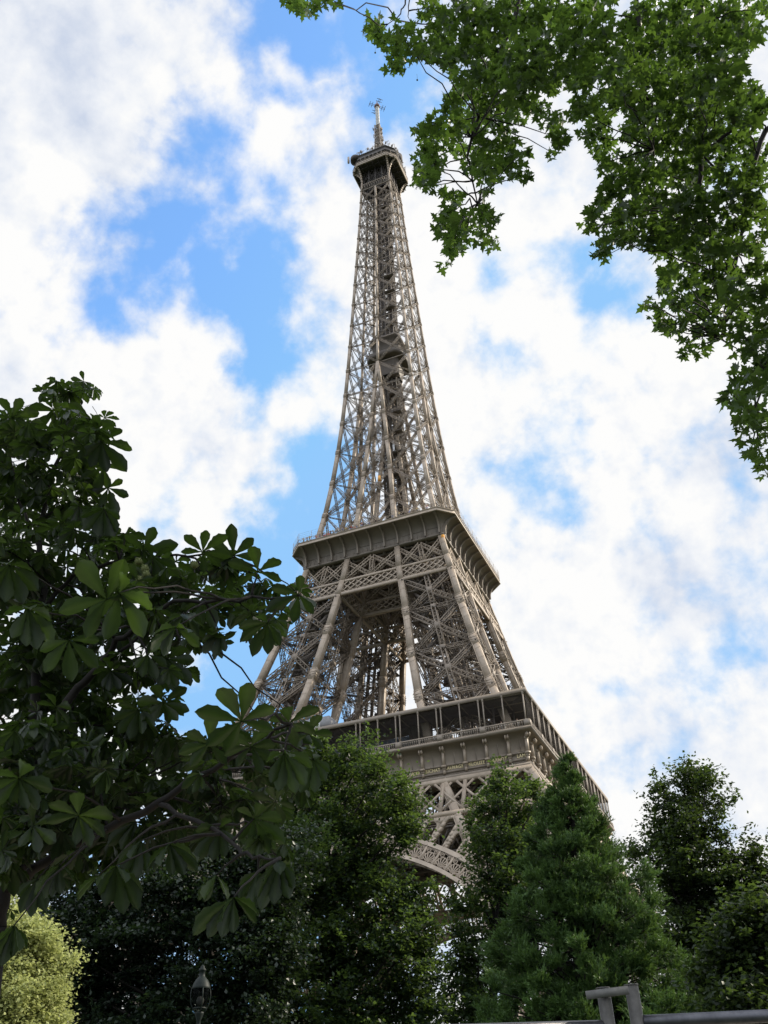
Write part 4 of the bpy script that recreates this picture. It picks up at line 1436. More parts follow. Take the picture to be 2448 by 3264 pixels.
def mid_tree(name, label, cat, clumps, dist, thick, leaf, dens, mat, trunk_px, seed, twig_r=.42, group=None, trunk_r=.22, flat=.5, tint_pow=1.0, sprays=1.0):
    global rng
    rng = np.random.default_rng(seed)
    cl = clump_points(clumps, dist, thick, dens)
    bx = at(trunk_px[0] * D2S, trunk_px[1] * D2S, dist)
    base = np.array([bx[0], bx[1], 0.0])
    th = thing(name, label, cat, base, group=group)
    allp, tn = [], []
    for c in cl:
        area = c[1] * c[2] * math.pi
        nt = max(2, int(area * dens * .72))
        cen = spread(c, nt)
        for q in cen:
            k = rng.integers(60, 105)
            ax = unit((q - c[0]) + np.array([0, 0, .6]) + rng.normal(size=3) * .5)
            t = rng.uniform(-1, 1, k)
            rr_ = twig_r * rng.uniform(.6, 1.5)
            d = rng.normal(size=(k, 3)) * rr_ * np.array([.42, .42, .30 * flat])
            allp.append(q + ax * (t * rr_)[:, None] + d)
            tn.append(np.clip(rng.normal(.40, .27) + rng.normal(size=k) * .10, 0, 1))
    for c in cl:                                   # loose sprays that break the outline
        for q in spread((c[0], c[1] * 1.02, c[2] * 1.02, c[3]), max(2, int(c[1] * c[2] * 5 * sprays))):
            ax = unit((q - c[0]) * .6 / (np.linalg.norm(q - c[0]) + 1e-6) + np.array([0, 0, .9]) + rng.normal(size=3) * .3)
            Ls = twig_r * rng.uniform(1.2, 2.4)
            k = int(26 * Ls / leaf * .16) + 8
            t = rng.uniform(0, 1, k)
            allp.append(q + ax * (t * Ls)[:, None] + rng.normal(size=(k, 3)) * (twig_r * .22 * (1.15 - t))[:, None])
            tn.append(np.clip(rng.normal(.5, .15) + rng.normal(size=k) * .15 + .2 * t, 0, 1))
    P = np.vstack(allp); tint = np.concatenate(tn) ** tint_pow
    n = len(P)
    nrm = np.array([0, 0, 1.0]) + rng.normal(size=(n, 3)) * .55
    R = rot_from_normal(nrm, rng.uniform(0, 6.28, n))
    V, Q, T, ti = scatter(LEAF4, [], LEAF4T, P, R, leaf * rng.uniform(.7, 1.25, n), tint)
    mesh_obj('crown', V - base, Q, T, mat, th, False, ti)
    m = MB()
    topc = max(cl, key=lambda c: c[0][2])[0]
    tp = np.array([base[0], base[1], 0]);
    zs = np.linspace(0, 1, 9)
    end = np.array([topc[0], topc[1], topc[2] - .4])
    path = [tp * (1 - t) + end * t + np.array([math.sin(t * 5 + seed) * .15, math.cos(t * 4) * .12, 0]) * (t > 0) for t in zs]
    m.tube(path, np.linspace(trunk_r, .03, 9), 8)
    for c in cl:
        f = np.clip((c[0][2] - 1.2) / max(end[2], 1) - .12, .12, .9)
        root = tp * (1 - f) + end * f
        limbs(m, root, [c[0]], .05 + .05 * (1 - f), .012, .06)
        for q in spread(c, 2):
            limbs(m, c[0], [q], .018, .006, .03, 4, 4)
    m.build('trunk', BARK, th, True, base)
    return th


LIND = mat_leaf('linden_leaf', (.007, .018, .009), (.027, .051, .018), (.15, .24, .042), .31, .5, .3)
LIND2 = mat_leaf('maple_leaf', (.008, .016, .007), (.028, .047, .016), (.10, .16, .026), .28, .5, .3)
DARKL = mat_leaf('hornbeam_leaf', (.007, .015, .009), (.024, .042, .022), (.05, .09, .02), .2, .42, .4)
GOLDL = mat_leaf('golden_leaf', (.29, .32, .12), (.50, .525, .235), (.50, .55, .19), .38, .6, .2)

CENT = [(700, 1622, 26, 40), (742, 1640, 22, 45), (790, 1628, 24, 34), (815, 1668, 30, 45), (765, 1690, 40, 50), (690, 1680, 60, 60), (640, 1700, 40, 50), (850, 1720, 50, 50), (800, 1750, 70, 55),
        (880, 1748, 36, 42), (905, 1785, 24, 26), (700, 1770, 80, 60), (620, 1790, 50, 60), (850, 1795, 50, 36), (760, 1840, 80, 60), (800, 1865, 50, 50), (680, 1860, 70, 70),
        (620, 1890, 50, 60), (740, 1930, 90, 60), (840, 1940, 80, 60), (900, 1940, 45, 45), (650, 1970, 80, 60), (760, 2020, 90, 60), (860, 2030, 70, 60), (920, 2010, 30, 50), (680, 2060, 90, 60),
        (800, 2100, 100, 60), (900, 2100, 60, 60), (620, 2130, 80, 60), (720, 2160, 100, 60), (840, 2180, 90, 50), (920, 2170, 50, 60), (580, 2190, 80, 50), (660, 2230, 120, 50), (820, 2240, 120, 40)]
mid_tree('linden_tree', 'broad dense dark green tree with sunlit tips standing before the tower centre', 'tree', CENT, 34, 3.4, .15, 11, LIND, (770, 2600), 21, trunk_r=.3)
MIDT = [(1083, 1668, 12, 22), (1072, 1695, 26, 28), (1100, 1715, 32, 30), (1140, 1712, 36, 28), (1170, 1725, 26, 24), (1060, 1745, 36, 34), (1110, 1765, 48, 40), (1030, 1800, 32, 28), (1075, 1815, 50, 40),
        (1130, 1830, 50, 50), (1030, 1850, 28, 26), (1090, 1880, 60, 45), (1045, 1920, 45, 40), (1110, 1940, 50, 50), (1000, 1965, 36, 30), (1060, 1990, 60, 45), (1110, 2040, 50, 60),
        (1010, 2030, 45, 40), (990, 2080, 40, 40), (1050, 2100, 70, 50), (1000, 2150, 50, 45), (1080, 2180, 80, 50), (1000, 2210, 60, 40)]
mid_tree('linden_tree', 'narrow green tree between the dense tree and the tall conifer', 'tree', MIDT, 36, 2.6, .15, 11, LIND, (1060, 2600), 22, trunk_r=.22)
RIGHT = [(1492, 1662, 24, 26), (1475, 1690, 36, 28), (1530, 1690, 30, 30), (1425, 1700, 28, 16), (1560, 1728, 30, 14), (1500, 1725, 55, 40), (1440, 1740, 36, 30), (1480, 1770, 60, 45), (1420, 1800, 42, 36), (1390, 1830, 30, 26),
         (1480, 1825, 70, 50), (1545, 1800, 26, 30), (1430, 1860, 60, 45), (1510, 1880, 80, 50), (1590, 1850, 36, 22), (1630, 1845, 30, 30), (1590, 1890, 50, 36), (1650, 1890, 26, 40), (1450, 1930, 70, 50), (1540, 1940, 80, 50),
         (1500, 2000, 90, 55), (1580, 2010, 60, 60), (1480, 2060, 90, 50), (1560, 2090, 80, 50), (1510, 2140, 90, 50), (1600, 2160, 80, 50), (1500, 2210, 100, 50), (1620, 2230, 90, 40), (1600, 1930, 55, 45), (1645, 1960, 50, 60), (1560, 1980, 70, 50), (1640, 2060, 60, 60), (1670, 1900, 40, 50), (1620, 2000, 60, 50), (1540, 2040, 70, 50)]
mid_tree('maple_tree', 'dark open-topped tree standing against the sky at the right of the conifer', 'tree', RIGHT, 38, 2.8, .16, 9.5, LIND2, (1500, 2600), 23, trunk_r=.26)
RLOW = [(1640, 1985, 40, 40), (1600, 2030, 45, 40), (1650, 2050, 50, 50), (1560, 2080, 45, 36), (1620, 2100, 70, 45), (1540, 2130, 45, 30), (1660, 2130, 50, 60), (1590, 2160, 60, 40), (1650, 2200, 60, 40), (1700, 2100, 60, 90), (1680, 2000, 40, 60)]
mid_tree('maple_sapling', 'lighter green young tree low at the right, above the fence rail', 'tree', RLOW, 15, 1.6, .10, 60, LIND2, (1640, 2800), 24, twig_r=.26, trunk_r=.07, sprays=3)
BACK = [(180, 2000, 70, 40), (270, 2010, 80, 45), (370, 1990, 80, 50), (460, 2010, 70, 50), (540, 2040, 60, 50), (150, 2070, 70, 50), (240, 2080, 90, 45), (340, 2080, 90, 50), (440, 2100, 80, 50), (530, 2110, 70, 50), (180, 2150, 80, 50), (290, 2160, 100, 50),
        (400, 2175, 100, 45), (220, 2220, 100, 50), (330, 2240, 120, 40), (480, 2180, 60, 40), (120, 1960, 80, 60), (240, 1930, 100, 60), (360, 1900, 100, 60), (480, 1930, 90, 60), (560, 1960, 60, 60), (100, 2120, 80, 70), (600, 2000, 60, 60), (590, 1930, 60, 60), (560, 1870, 60, 50), (480, 1850, 70, 50), (400, 1840, 70, 40), (620, 1870, 50, 50), (600, 2080, 60, 60), (640, 1820, 40, 40), (560, 2180, 60, 60)]
mid_tree('hornbeam_tree', 'blackish green tree with layered branches behind the street lamp', 'tree', BACK, 30, 3.0, .14, 17, DARKL, (300, 2600), 25, trunk_r=.28, flat=.25)
BUSH = [(10, 1985, 36, 30), (50, 2010, 34, 24), (85, 2030, 28, 22), (20, 2040, 50, 36), (75, 2070, 50, 34), (112, 2065, 24, 20), (140, 2082, 12, 10), (20, 2100, 60, 40), (88, 2115, 44, 34), (40, 2150, 70, 40), (100, 2155, 26, 28), (30, 2200, 70, 40), (95, 2205, 30, 30), (-40, 2060, 60, 80), (-30, 2160, 60, 60), (60, 2260, 80, 40)]
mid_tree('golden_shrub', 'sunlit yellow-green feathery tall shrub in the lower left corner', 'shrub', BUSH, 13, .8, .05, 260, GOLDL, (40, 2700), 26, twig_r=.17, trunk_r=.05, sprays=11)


# ---- conifer
def conifer():
    global rng
    rng = np.random.default_rng(31)
    dist = 20.0
    prof = [(1622, 1228, 2), (1660, 1222, 14), (1700, 1222, 28), (1740, 1226, 48), (1800, 1230, 74), (1860, 1238, 94), (1920, 1252, 126), (1980, 1262, 146), (2040, 1266, 166), (2100, 1270, 184), (2160, 1272, 196), (2240, 1275, 205), (2330, 1278, 200)]
    b0 = at(1275 * D2S, 2700 * D2S, dist)
    base = np.array([b0[0], b0[1], 0.0])
    th = thing('conifer_tree', 'dense conical green conifer with bushy tufted needles in front of the tower base', 'tree', base)
    top = at(1232 * D2S, 1622 * D2S, dist)
    m = MB()
    m.tube([base + (top - base) * t for t in np.linspace(0, 1, 9)], np.linspace(.2, .015, 9), 8)
    P, AX, TN, SZ = [], [], [], []
    ys = np.array([p[0] for p in prof]); cxs = np.array([p[1] for p in prof]); ws = np.array([p[2] for p in prof])
    npuff = 570
    for i in range(npuff):
        inner = i > 370
        u = ((i + .5) / 370 if not inner else rng.uniform(0.05, 1)) ** .66
        y = 1634 + (2330 - 1634) * u + rng.normal() * 8
        c = at(np.interp(y, ys, cxs) * D2S, y * D2S, dist)
        sc = np.linalg.norm(c - CAM) / FPX * D2S
        Rm = np.interp(y, ys, ws) * sc
        a = i * 2.39996 + rng.normal() * .25
        lump = 1.0 + .14 * math.sin(a * 3 + y * .03) + .10 * math.sin(y * .11 + a) + rng.uniform(-.26, .10)
        r = Rm * lump * (1 if not inner else rng.uniform(.35, .7)) * .93
        out = np.array([math.cos(a), math.sin(a), 0])
        ctr = c + out * r
        pax = unit(out * .8 + np.array([0, 0, .6]) + rng.normal(size=3) * .15)
        ps = (0.60 + .50 * min(1, Rm / 1.0)) * rng.uniform(.75, 1.3)
        tn = np.clip(rng.normal(.45, .28), 0, 1)
        for j in range(6):                       # a bough end: six tufts fanning up and out
            dv = unit(pax + rng.normal(size=3) * .55)
            P.append(ctr - pax * .16 * ps + dv * .10 * ps); AX.append(unit(dv + np.array([0, 0, .45])))
            TN.append(tn); SZ.append(ps * rng.uniform(.7, 1.0))
        rt = np.array([c[0], c[1], ctr[2] - .3 * r])
        limbs(m, rt, [ctr - pax * .12], .026, .009, .02, 4, 5)
    m.build('trunk', BARK, th, True, base)
    # a tuft is ~9 upswept shoots, each wrapped in short needles
    VV, TT, TI = [], [], []
    cnt = 0
    blade = np.array([(0, -.5, 0), (0, .5, 0), (1, 0, 0)], float)
    pos, dirs, ln, ti = [], [], [], []
    for p, ax, tn, s in zip(P, AX, TN, SZ):
        k = 9
        d = ax + rng.normal(size=(k, 3)) * .30
        d /= np.linalg.norm(d, axis=1)[:, None]
        L_ = s * rng.uniform(.16, .30, k)
        o = p + rng.normal(size=(k, 3)) * .045 * s
        nn = 18
        t = rng.uniform(0.05, 1, (k, nn))
        q = o[:, None, :] + d[:, None, :] * (L_[:, None] * t)[..., None]
        nd = d[:, None, :] * .9 + rng.normal(size=(k, nn, 3)) * .38
        nd /= np.linalg.norm(nd, axis=2)[..., None]
        pos.append(q.reshape(-1, 3)); dirs.append(nd.reshape(-1, 3))
        ln.append((rng.uniform(.05, .085, (k, nn)) * (.8 + .3 * s)).ravel())
        ti.append(np.clip(tn * .6 + .4 * t.ravel() + rng.normal(size=k * nn) * .1, 0, 1))
    pos = np.vstack(pos); dirs = np.vstack(dirs); ln = np.concatenate(ln); ti = np.concatenate(ti)
    n = len(pos)
    side = np.cross(dirs, rng.normal(size=(n, 3))); side /= np.linalg.norm(side, axis=1)[:, None]
    w = .010
    V = np.stack([pos - side * w, pos + side * w, pos + dirs * ln[:, None]], 1).reshape(-1, 3)
    T = np.arange(n * 3).reshape(-1, 3)
    mt = mat_leaf('conifer_needles', (.013, .033, .011), (.090, .168, .046), (.12, .21, .035), .22, .5, .3)
    mesh_obj('crown', V - base, np.zeros((0, 4), int), T, mt, th, False, np.repeat(ti, 3))


conifer()

# ---- plane tree overhead -----------------------------------------
def star_leaf():
    """five-lobed toothed leaf, stalk end at the origin, folded slightly along the midrib"""
    o = [(0, 0), (.03, .10), (-.16, .36), (.08, .27), (.13, .46), (.20, .70), (.33, .46), (.38, .21), (.54, .24), (.66, .32), (.74, .15), (1.08, 0)]
    up = np.array(o)
    lo = up[::-1] * np.array([1, -1])
    pts = np.vstack([up, lo[1:-1]])
    v = np.column_stack([pts, -.22 * np.abs(pts[:, 1]) - .18 * np.clip(pts[:, 0] - .4, 0, 1) ** 2])
    v = np.vstack([v, [(.36, 0, .03)]])
    k = len(pts)
    t = [[k, i, (i + 1) % k] for i in range(k)]
    return v - np.array([0.0, 0, 0]), t


SL, SLT = star_leaf()
PLANE_L = mat_leaf('plane_leaf', (.011, .026, .008), (.032, .060, .015), (.105, .19, .024), .37, .42, .35)
Z8 = lambda c: (c[0] / 1.2307 + 1100, c[1] / 1.2307, c[2] / 1.2307, c[3] / 1.2307)
PC = [(105, 100, 42, 45), (140, 140, 30, 40), (205, 130, 45, 50), (200, 200, 45, 50), (205, 265, 40, 30), (270, 200, 45, 55), (265, 110, 22, 40), (330, 190, 45, 45), (395, 220, 45, 40), (420, 250, 35, 35), (340, 30, 50, 50), (380, 110, 60, 80),
      (470, 60, 90, 90), (480, 180, 90, 80), (580, 70, 90, 90), (590, 200, 90, 90), (690, 80, 90, 100), (700, 220, 90, 90), (800, 60, 80, 80), (810, 180, 90, 90), (910, 80, 80, 90), (920, 220, 80, 90), (990, 40, 60, 50), (1010, 150, 60, 80),
      (1100, 110, 50, 60), (1120, 200, 70, 80), (1180, 60, 70, 70), (1230, 180, 90, 100), (1310, 70, 90, 90), (1360, 180, 90, 100), (1430, 80, 80, 90), (1480, 190, 80, 90), (1540, 60, 60, 60), (1560, 150, 50, 60), (1610, 120, 30, 50), (1640, 30, 30, 40),
      (500, 290, 80, 60), (600, 300, 80, 60), (480, 370, 70, 60), (580, 400, 80, 60), (680, 330, 80, 70), (760, 310, 70, 60), (700, 420, 60, 60), (770, 430, 40, 40), (860, 310, 70, 60), (950, 320, 70, 70), (960, 410, 70, 50), (1050, 290, 60, 80), (1060, 390, 60, 60),
      (1130, 320, 70, 70), (1150, 420, 60, 50), (1230, 320, 80, 80), (1330, 330, 90, 90), (1430, 320, 80, 80), (1520, 330, 60, 70), (1580, 380, 50, 60), (1630, 420, 40, 50),
      (400, 380, 32, 26), (410, 430, 45, 45), (340, 480, 45, 40), (300, 520, 35, 45), (350, 560, 55, 50), (300, 610, 36, 40), (300, 680, 40, 50), (350, 650, 45, 50), (340, 730, 50, 30), (285, 730, 20, 26), (430, 500, 60, 60), (510, 470, 70, 60), (620, 480, 60, 50), (440, 590, 40, 40),
      (540, 580, 60, 60), (620, 560, 60, 60), (560, 660, 55, 50), (640, 640, 60, 55), (690, 690, 40, 36), (580, 720, 22, 26), (700, 600, 22, 26), (530, 650, 40, 50), (480, 650, 30, 40), (550, 760, 24, 20),
      (820, 480, 45, 40), (840, 540, 40, 40), (815, 600, 22, 20), (920, 440, 50, 50), (1000, 490, 55, 60), (1010, 570, 50, 60), (1020, 640, 40, 40), (960, 530, 40, 40),
      (420, 770, 45, 45), (420, 840, 60, 45), (470, 880, 60, 50), (380, 880, 45, 40), (540, 840, 40, 36), (580, 860, 35, 30), (430, 940, 60, 45), (540, 920, 40, 35), (580, 950, 24, 26), (400, 985, 30, 30), (440, 990, 30, 26), (395, 1040, 22, 18),
      (1120, 520, 50, 50), (1180, 480, 60, 60), (1180, 580, 70, 60), (1270, 430, 80, 80), (1280, 540, 90, 80), (1370, 440, 80, 80), (1390, 560, 80, 80), (1470, 440, 70, 80), (1490, 560, 70, 80), (1560, 470, 50, 70), (1600, 580, 50, 70),
      (1080, 640, 60, 50), (1100, 720, 70, 60), (1030, 740, 45, 45), (1030, 800, 50, 40), (980, 850, 45, 40), (960, 890, 30, 36), (1060, 870, 60, 50), (1120, 820, 70, 60), (1190, 680, 80, 70), (1200, 790, 80, 70), (1300, 660, 80, 70), (1310, 780, 80, 70), (1400, 680, 80, 70), (1400, 790, 80, 70), (1500, 680, 70, 80),
      (1500, 790, 70, 70), (1580, 700, 50, 60), (1620, 680, 40, 60), (1600, 800, 50, 70), (1640, 860, 30, 60), (1040, 930, 60, 40), (1000, 980, 40, 36), (1030, 1000, 22, 20), (1110, 930, 60, 45), (1200, 890, 70, 50), (1170, 950, 50, 30), (1280, 880, 80, 60), (1370, 890, 80, 70), (1450, 900, 70, 60), (1530, 880, 60, 60), (1300, 960, 60, 40),
      (1240, 990, 40, 40), (1260, 930, 60, 50), (1390, 980, 70, 50), (1470, 980, 60, 50), (1540, 970, 50, 50), (1610, 960, 45, 50), (1330, 1040, 70, 45), (1420, 1060, 70, 60), (1500, 1060, 60, 50), (1580, 1060, 60, 50), (1640, 1040, 30, 70), (1270, 1080, 45, 50), (1340, 1120, 60, 50), (1430, 1150, 70, 60), (1520, 1140, 60, 60), (1600, 1150, 60, 60), (1250, 1130, 36, 30), (1190, 1195, 28, 26),
      (1290, 1190, 60, 40), (1380, 1220, 60, 50), (1470, 1230, 60, 50), (1560, 1230, 60, 50), (1640, 1220, 36, 60), (1220, 1220, 30, 30), (1240, 1265, 45, 36), (1320, 1270, 50, 40), (1400, 1300, 50, 40), (1480, 1310, 50, 40), (1560, 1310, 50, 40), (1630, 1300, 40, 50), (1290, 1300, 30, 30), (1340, 1350, 30, 30), (1400, 1380, 40, 24), (1320, 1395, 26, 18), (1600, 1370, 50, 50), (1560, 1390, 30, 24), (1640, 1440, 30, 60)]
PC2 = [(1600, 815, 30, 22), (1635, 830, 35, 40), (1585, 855, 30, 22), (1615, 880, 35, 36), (1645, 910, 25, 50), (1612, 930, 25, 24), (1630, 975, 26, 34), (1648, 1010, 16, 24), (1658, 770, 16, 34)]
PC3 = [(632, 6, 18, 16), (655, 14, 24, 16), (690, 6, 20, 12), (668, 28, 18, 9), (722, 3, 14, 8)]


def plane_tree():
    global rng
    rng = np.random.default_rng(41)
    cl = [Z8(c) for c in PC] + [tuple(v * D2S for v in c) for c in PC2 + PC3]
    base = CAM + _r0 * 9.0 + FWD * 1.5
    base[2] = 0.0
    th = thing('plane_tree', 'overhanging tree canopy with star-shaped maple-like leaves across the upper right', 'tree', base)
    fork = base + np.array([0, 0, 8.5])
    m = MB()
    m.tube([base, base + np.array([.05, .02, 2.5]), base + np.array([.0, .06, 6]), fork], [.42, .36, .32, .28], 10)
    pos, nr, tn = [], [], []
    cen = []
    for (x, y, rx, ry) in cl:
        dd = 8.2 + rng.uniform(-1.0, 1.0) - 1.2 * (y < 300)
        P = at(x, y, dd)
        sc = np.linalg.norm(P - CAM) / FPX
        cen.append((P, rx * sc, ry * sc, .55))
    for c in cen:
        n = max(6, int(c[1] * c[2] * math.pi * 300))
        p = spread((c[0], c[1], c[2] * .9, c[3]), n)
        pos.append(p)
        dv = unit(c[0] - CAM)
        nr.append(np.array([0, 0, .75]) + dv * .35 + rng.normal(size=(n, 3)) * .55)
        tn.append(np.clip(rng.normal(.45, .16) + rng.normal(size=n) * .22, 0, 1))
    # unseen rest of the crown beyond the right edge, added to shade the chestnut
    for k in range(70):
        v = unit(rng.normal(size=3)) * rng.uniform(.3, 1) ** .5
        q = CAM + _r0 * (9.5 + 3.6 * v[0]) + FWD * (6.0 + 4.0 * v[1]) + np.array([0, 0, 9.6 + 3.4 * v[2]])
        n = 110
        pos.append(q + rng.normal(size=(n, 3)) * .55)
        nr.append(np.array([0, 0, 1.0]) + rng.normal(size=(n, 3)) * .5)
        tn.append(np.clip(rng.normal(.45, .25, n), 0, 1))
    nout = 70 * 110
    pos = np.vstack(pos); nr = np.vstack(nr); tn = np.concatenate(tn)
    n = len(pos)
    R = rot_from_normal(nr, rng.uniform(0, 6.28, n))
    # tips droop
    lsz = rng.uniform(.06, .16, n); lsz[-nout:] *= 2.0
    V, Q, T, ti = scatter(SL, [], SLT, pos, R, lsz, tn)
    mesh_obj('crown', V - base, Q, T, PLANE_L, th, False, ti)
    # leading limbs, then twigs to every clump
    def path(pts, r0, r1, sub=4):
        P = [at(a, b, d) for a, b, d in pts]
        Pn = [P[0]]
        for a, b in zip(P[:-1], P[1:]):
            for t in np.linspace(0, 1, sub + 1)[1:]:
                Pn.append(a * (1 - t) + b * t + rng.normal(size=3) * .012)
        m.tube(Pn, np.linspace(r0, r1, len(Pn)), 6)
        return np.array(Pn)
    mains = []
    for pts, r0, r1 in [([(2228, -400, 7.0), (2232, 250, 7.8), (2236, 490, 8.2), (2226, 630, 8.4), (2270, 780, 8.6), (2285, 960, 8.8)], .06, .015),
                        ([(2236, 490, 8.2), (2330, 580, 8.3), (2400, 640, 8.4)], .022, .008),
                        ([(1700, -300, 7.0), (1640, 60, 7.6), (1560, 250, 8.0), (1490, 500, 8.4), (1520, 650, 8.6)], .05, .010),
                        ([(1350, -200, 7.2), (1295, 0, 7.6), (1275, 45, 7.7), (1225, 90, 7.8)], .02, .006),
                        ([(1305, -150, 7.2), (1303, 0, 7.5), (1307, 70, 7.6)], .014, .006),
                        ([(2000, -300, 7.0), (2050, 200, 7.8), (2100, 330, 8.1), (2080, 480, 8.3)], .05, .012),
                        ([(2700, 200, 7.6), (2440, 420, 8.0), (2390, 560, 8.2), (2340, 900, 8.6), (2300, 1080, 8.8)], .05, .012),
                        ([(2800, 900, 8.0), (2440, 1180, 8.4), (2400, 1340, 8.5)], .03, .008),
                        ([(1000, -300, 7.4), (985, 0, 7.6), (960, 30, 7.7)], .02, .005)]:
        P = path(pts, r0, r1)
        mains.append(P)
        limbs(m, fork, [P[0]], .12, r0, .10, 7, 9)
    allm = np.vstack(mains)
    for c in cen:
        dm = allm - CAM; dl = np.linalg.norm(dm, axis=1); dc = np.linalg.norm(c[0] - CAM)
        j = np.argmin(((dm / dl[:, None] - (c[0] - CAM) / dc) ** 2).sum(1) * 64 + .15 * (dl - dc) ** 2)
        limbs(m, allm[j], [c[0]], .014, .005, .04, 5, 7)
        for q in spread((c[0], c[1], c[2], c[3] * .6), 2):
            limbs(m, c[0], [q], .006, .003, .02, 4, 4)
    m.build('trunk', BARK, th, True, base)
    # round seed balls on thread stalks
    sm = None
    for (x, y) in ((1158, 95), (1172, 130), (1196, 168), (1330, 255), (1490, 620), (1262, 130)):
        P = at(x, y, 8.0)
        b = MB()
        b.lathe([(.001, -.016)] + [(.016 * math.cos(a), .016 * math.sin(a)) for a in np.linspace(-1.3, 1.3, 7)] + [(.001, .016)], (0, 0, 0), 8)
        b.tube([(0, 0, .015), (.004, 0, .09), (.0, .01, .2)], .002, 4)
        if sm is None:
            sm = c = b.build('seed_ball', mat_noise('seed_ball', (.05, .06, .02), (.09, .10, .035), 30, .9), th)
        else:
            c = sm.copy(); COL.objects.link(c); c.parent = th
        c.location = P - base


plane_tree()


# ---- horse chestnut ------------------------------------------------
def leaflet():
    """obovate pleated leaflet of unit length along x: rows of 5 points"""
    xs = np.array([0, .08, .2, .33, .46, .58, .69, .79, .88, .95, 1.0])
    w = .86 * np.array([.012, .035, .075, .125, .175, .212, .225, .205, .145, .07, .0])
    v = []
    for i, (x, a) in enumerate(zip(xs, w)):
        ser = 1.0 + (.05 if i % 2 else -.04)
        pl = .017 * (1 if i % 2 else -1)
        z = -.34 * x * x * .6
        v += [(x + .02, -a * ser, z + .34 * a + pl), (x, -a * .5, z + .16 * a - pl * .6), (x, 0, z), (x, a * .5, z + .16 * a - pl * .6), (x + .02, a * ser, z + .34 * a + pl)]
    q = [[i * 5 + j, i * 5 + j + 1, (i + 1) * 5 + j + 1, (i + 1) * 5 + j] for i in range(len(xs) - 1) for j in range(4)]
    return np.array(v), q


LV, LQ = leaflet()
CHEST_L = mat_leaf('chestnut_leaf', (.006, .014, .007), (.022, .038, .013), (.062, .112, .014), .31, .40, .35)
HUBS = [  # px, py, leaf length in px, how much it hangs (0 flat .. 1 straight down), depth
    (288, 1335, 120, .1, 5.0), (177, 1312, 120, .1, 5.0), (40, 1330, 100, .2, 5.2), (325, 1408, 120, .3, 5.0), (330, 1490, 100, .2, 5.3), (345, 1555, 90, .2, 5.4), (332, 1622, 110, .5, 5.0), (400, 1700, 100, .3, 5.2),
    (457, 1755, 115, .1, 4.9), (470, 1840, 110, .3, 5.1), (560, 1790, 90, .4, 5.2), (646, 1760, 105, .0, 4.8), (745, 1770, 100, .1, 5.0), (822, 1822, 125, .1, 4.6), (700, 1800, 90, .3, 5.2), (853, 1985, 120, .35, 4.5), (952, 1895, 115, .1, 4.5),
    (745, 1935, 105, .5, 4.9), (650, 1900, 120, .3, 4.8), (590, 1960, 130, .6, 4.6), (560, 2000, 160, .6, 4.2), (700, 2020, 90, .6, 4.9), (340, 1910, 200, .1, 3.9), (380, 1890, 190, .2, 3.9), (534, 2100, 115, .3, 4.8), (520, 2240, 110, .4, 4.9), (590, 2130, 90, .5, 5.0),
    (922, 2305, 130, .05, 4.3), (770, 2300, 175, .0, 3.9), (668, 2372, 120, .1, 4.5), (800, 2380, 120, .3, 4.4), (905, 2400, 150, .6, 4.2), (985, 2340, 100, .2, 4.6), (1000, 2420, 110, .4, 4.6),
    (810, 2610, 120, .2, 4.5), (700, 2640, 110, .4, 4.6), (450, 2680, 130, .75, 4.4), (540, 2690, 140, .7, 4.3), (315, 2790, 130, .7, 4.4), (370, 2760, 140, .6, 4.2), (745, 2860, 165, .72, 3.9), (822, 2778, 110, .75, 4.3), (890, 2742, 140, .8, 4.2), (690, 2790, 110, .8, 4.4),
    (34, 2900, 36, .2, 5.4), (45, 2950, 125, .85, 4.3), (190, 2760, 110, .7, 4.7), (120, 2800, 110, .7, 4.8), (250, 2600, 130, .3, 4.5), (60, 2480, 140, .5, 4.3), (220, 2040, 150, .3, 4.3), (90, 1940, 140, .6, 4.4), (30, 1800, 150, .5, 4.4)]
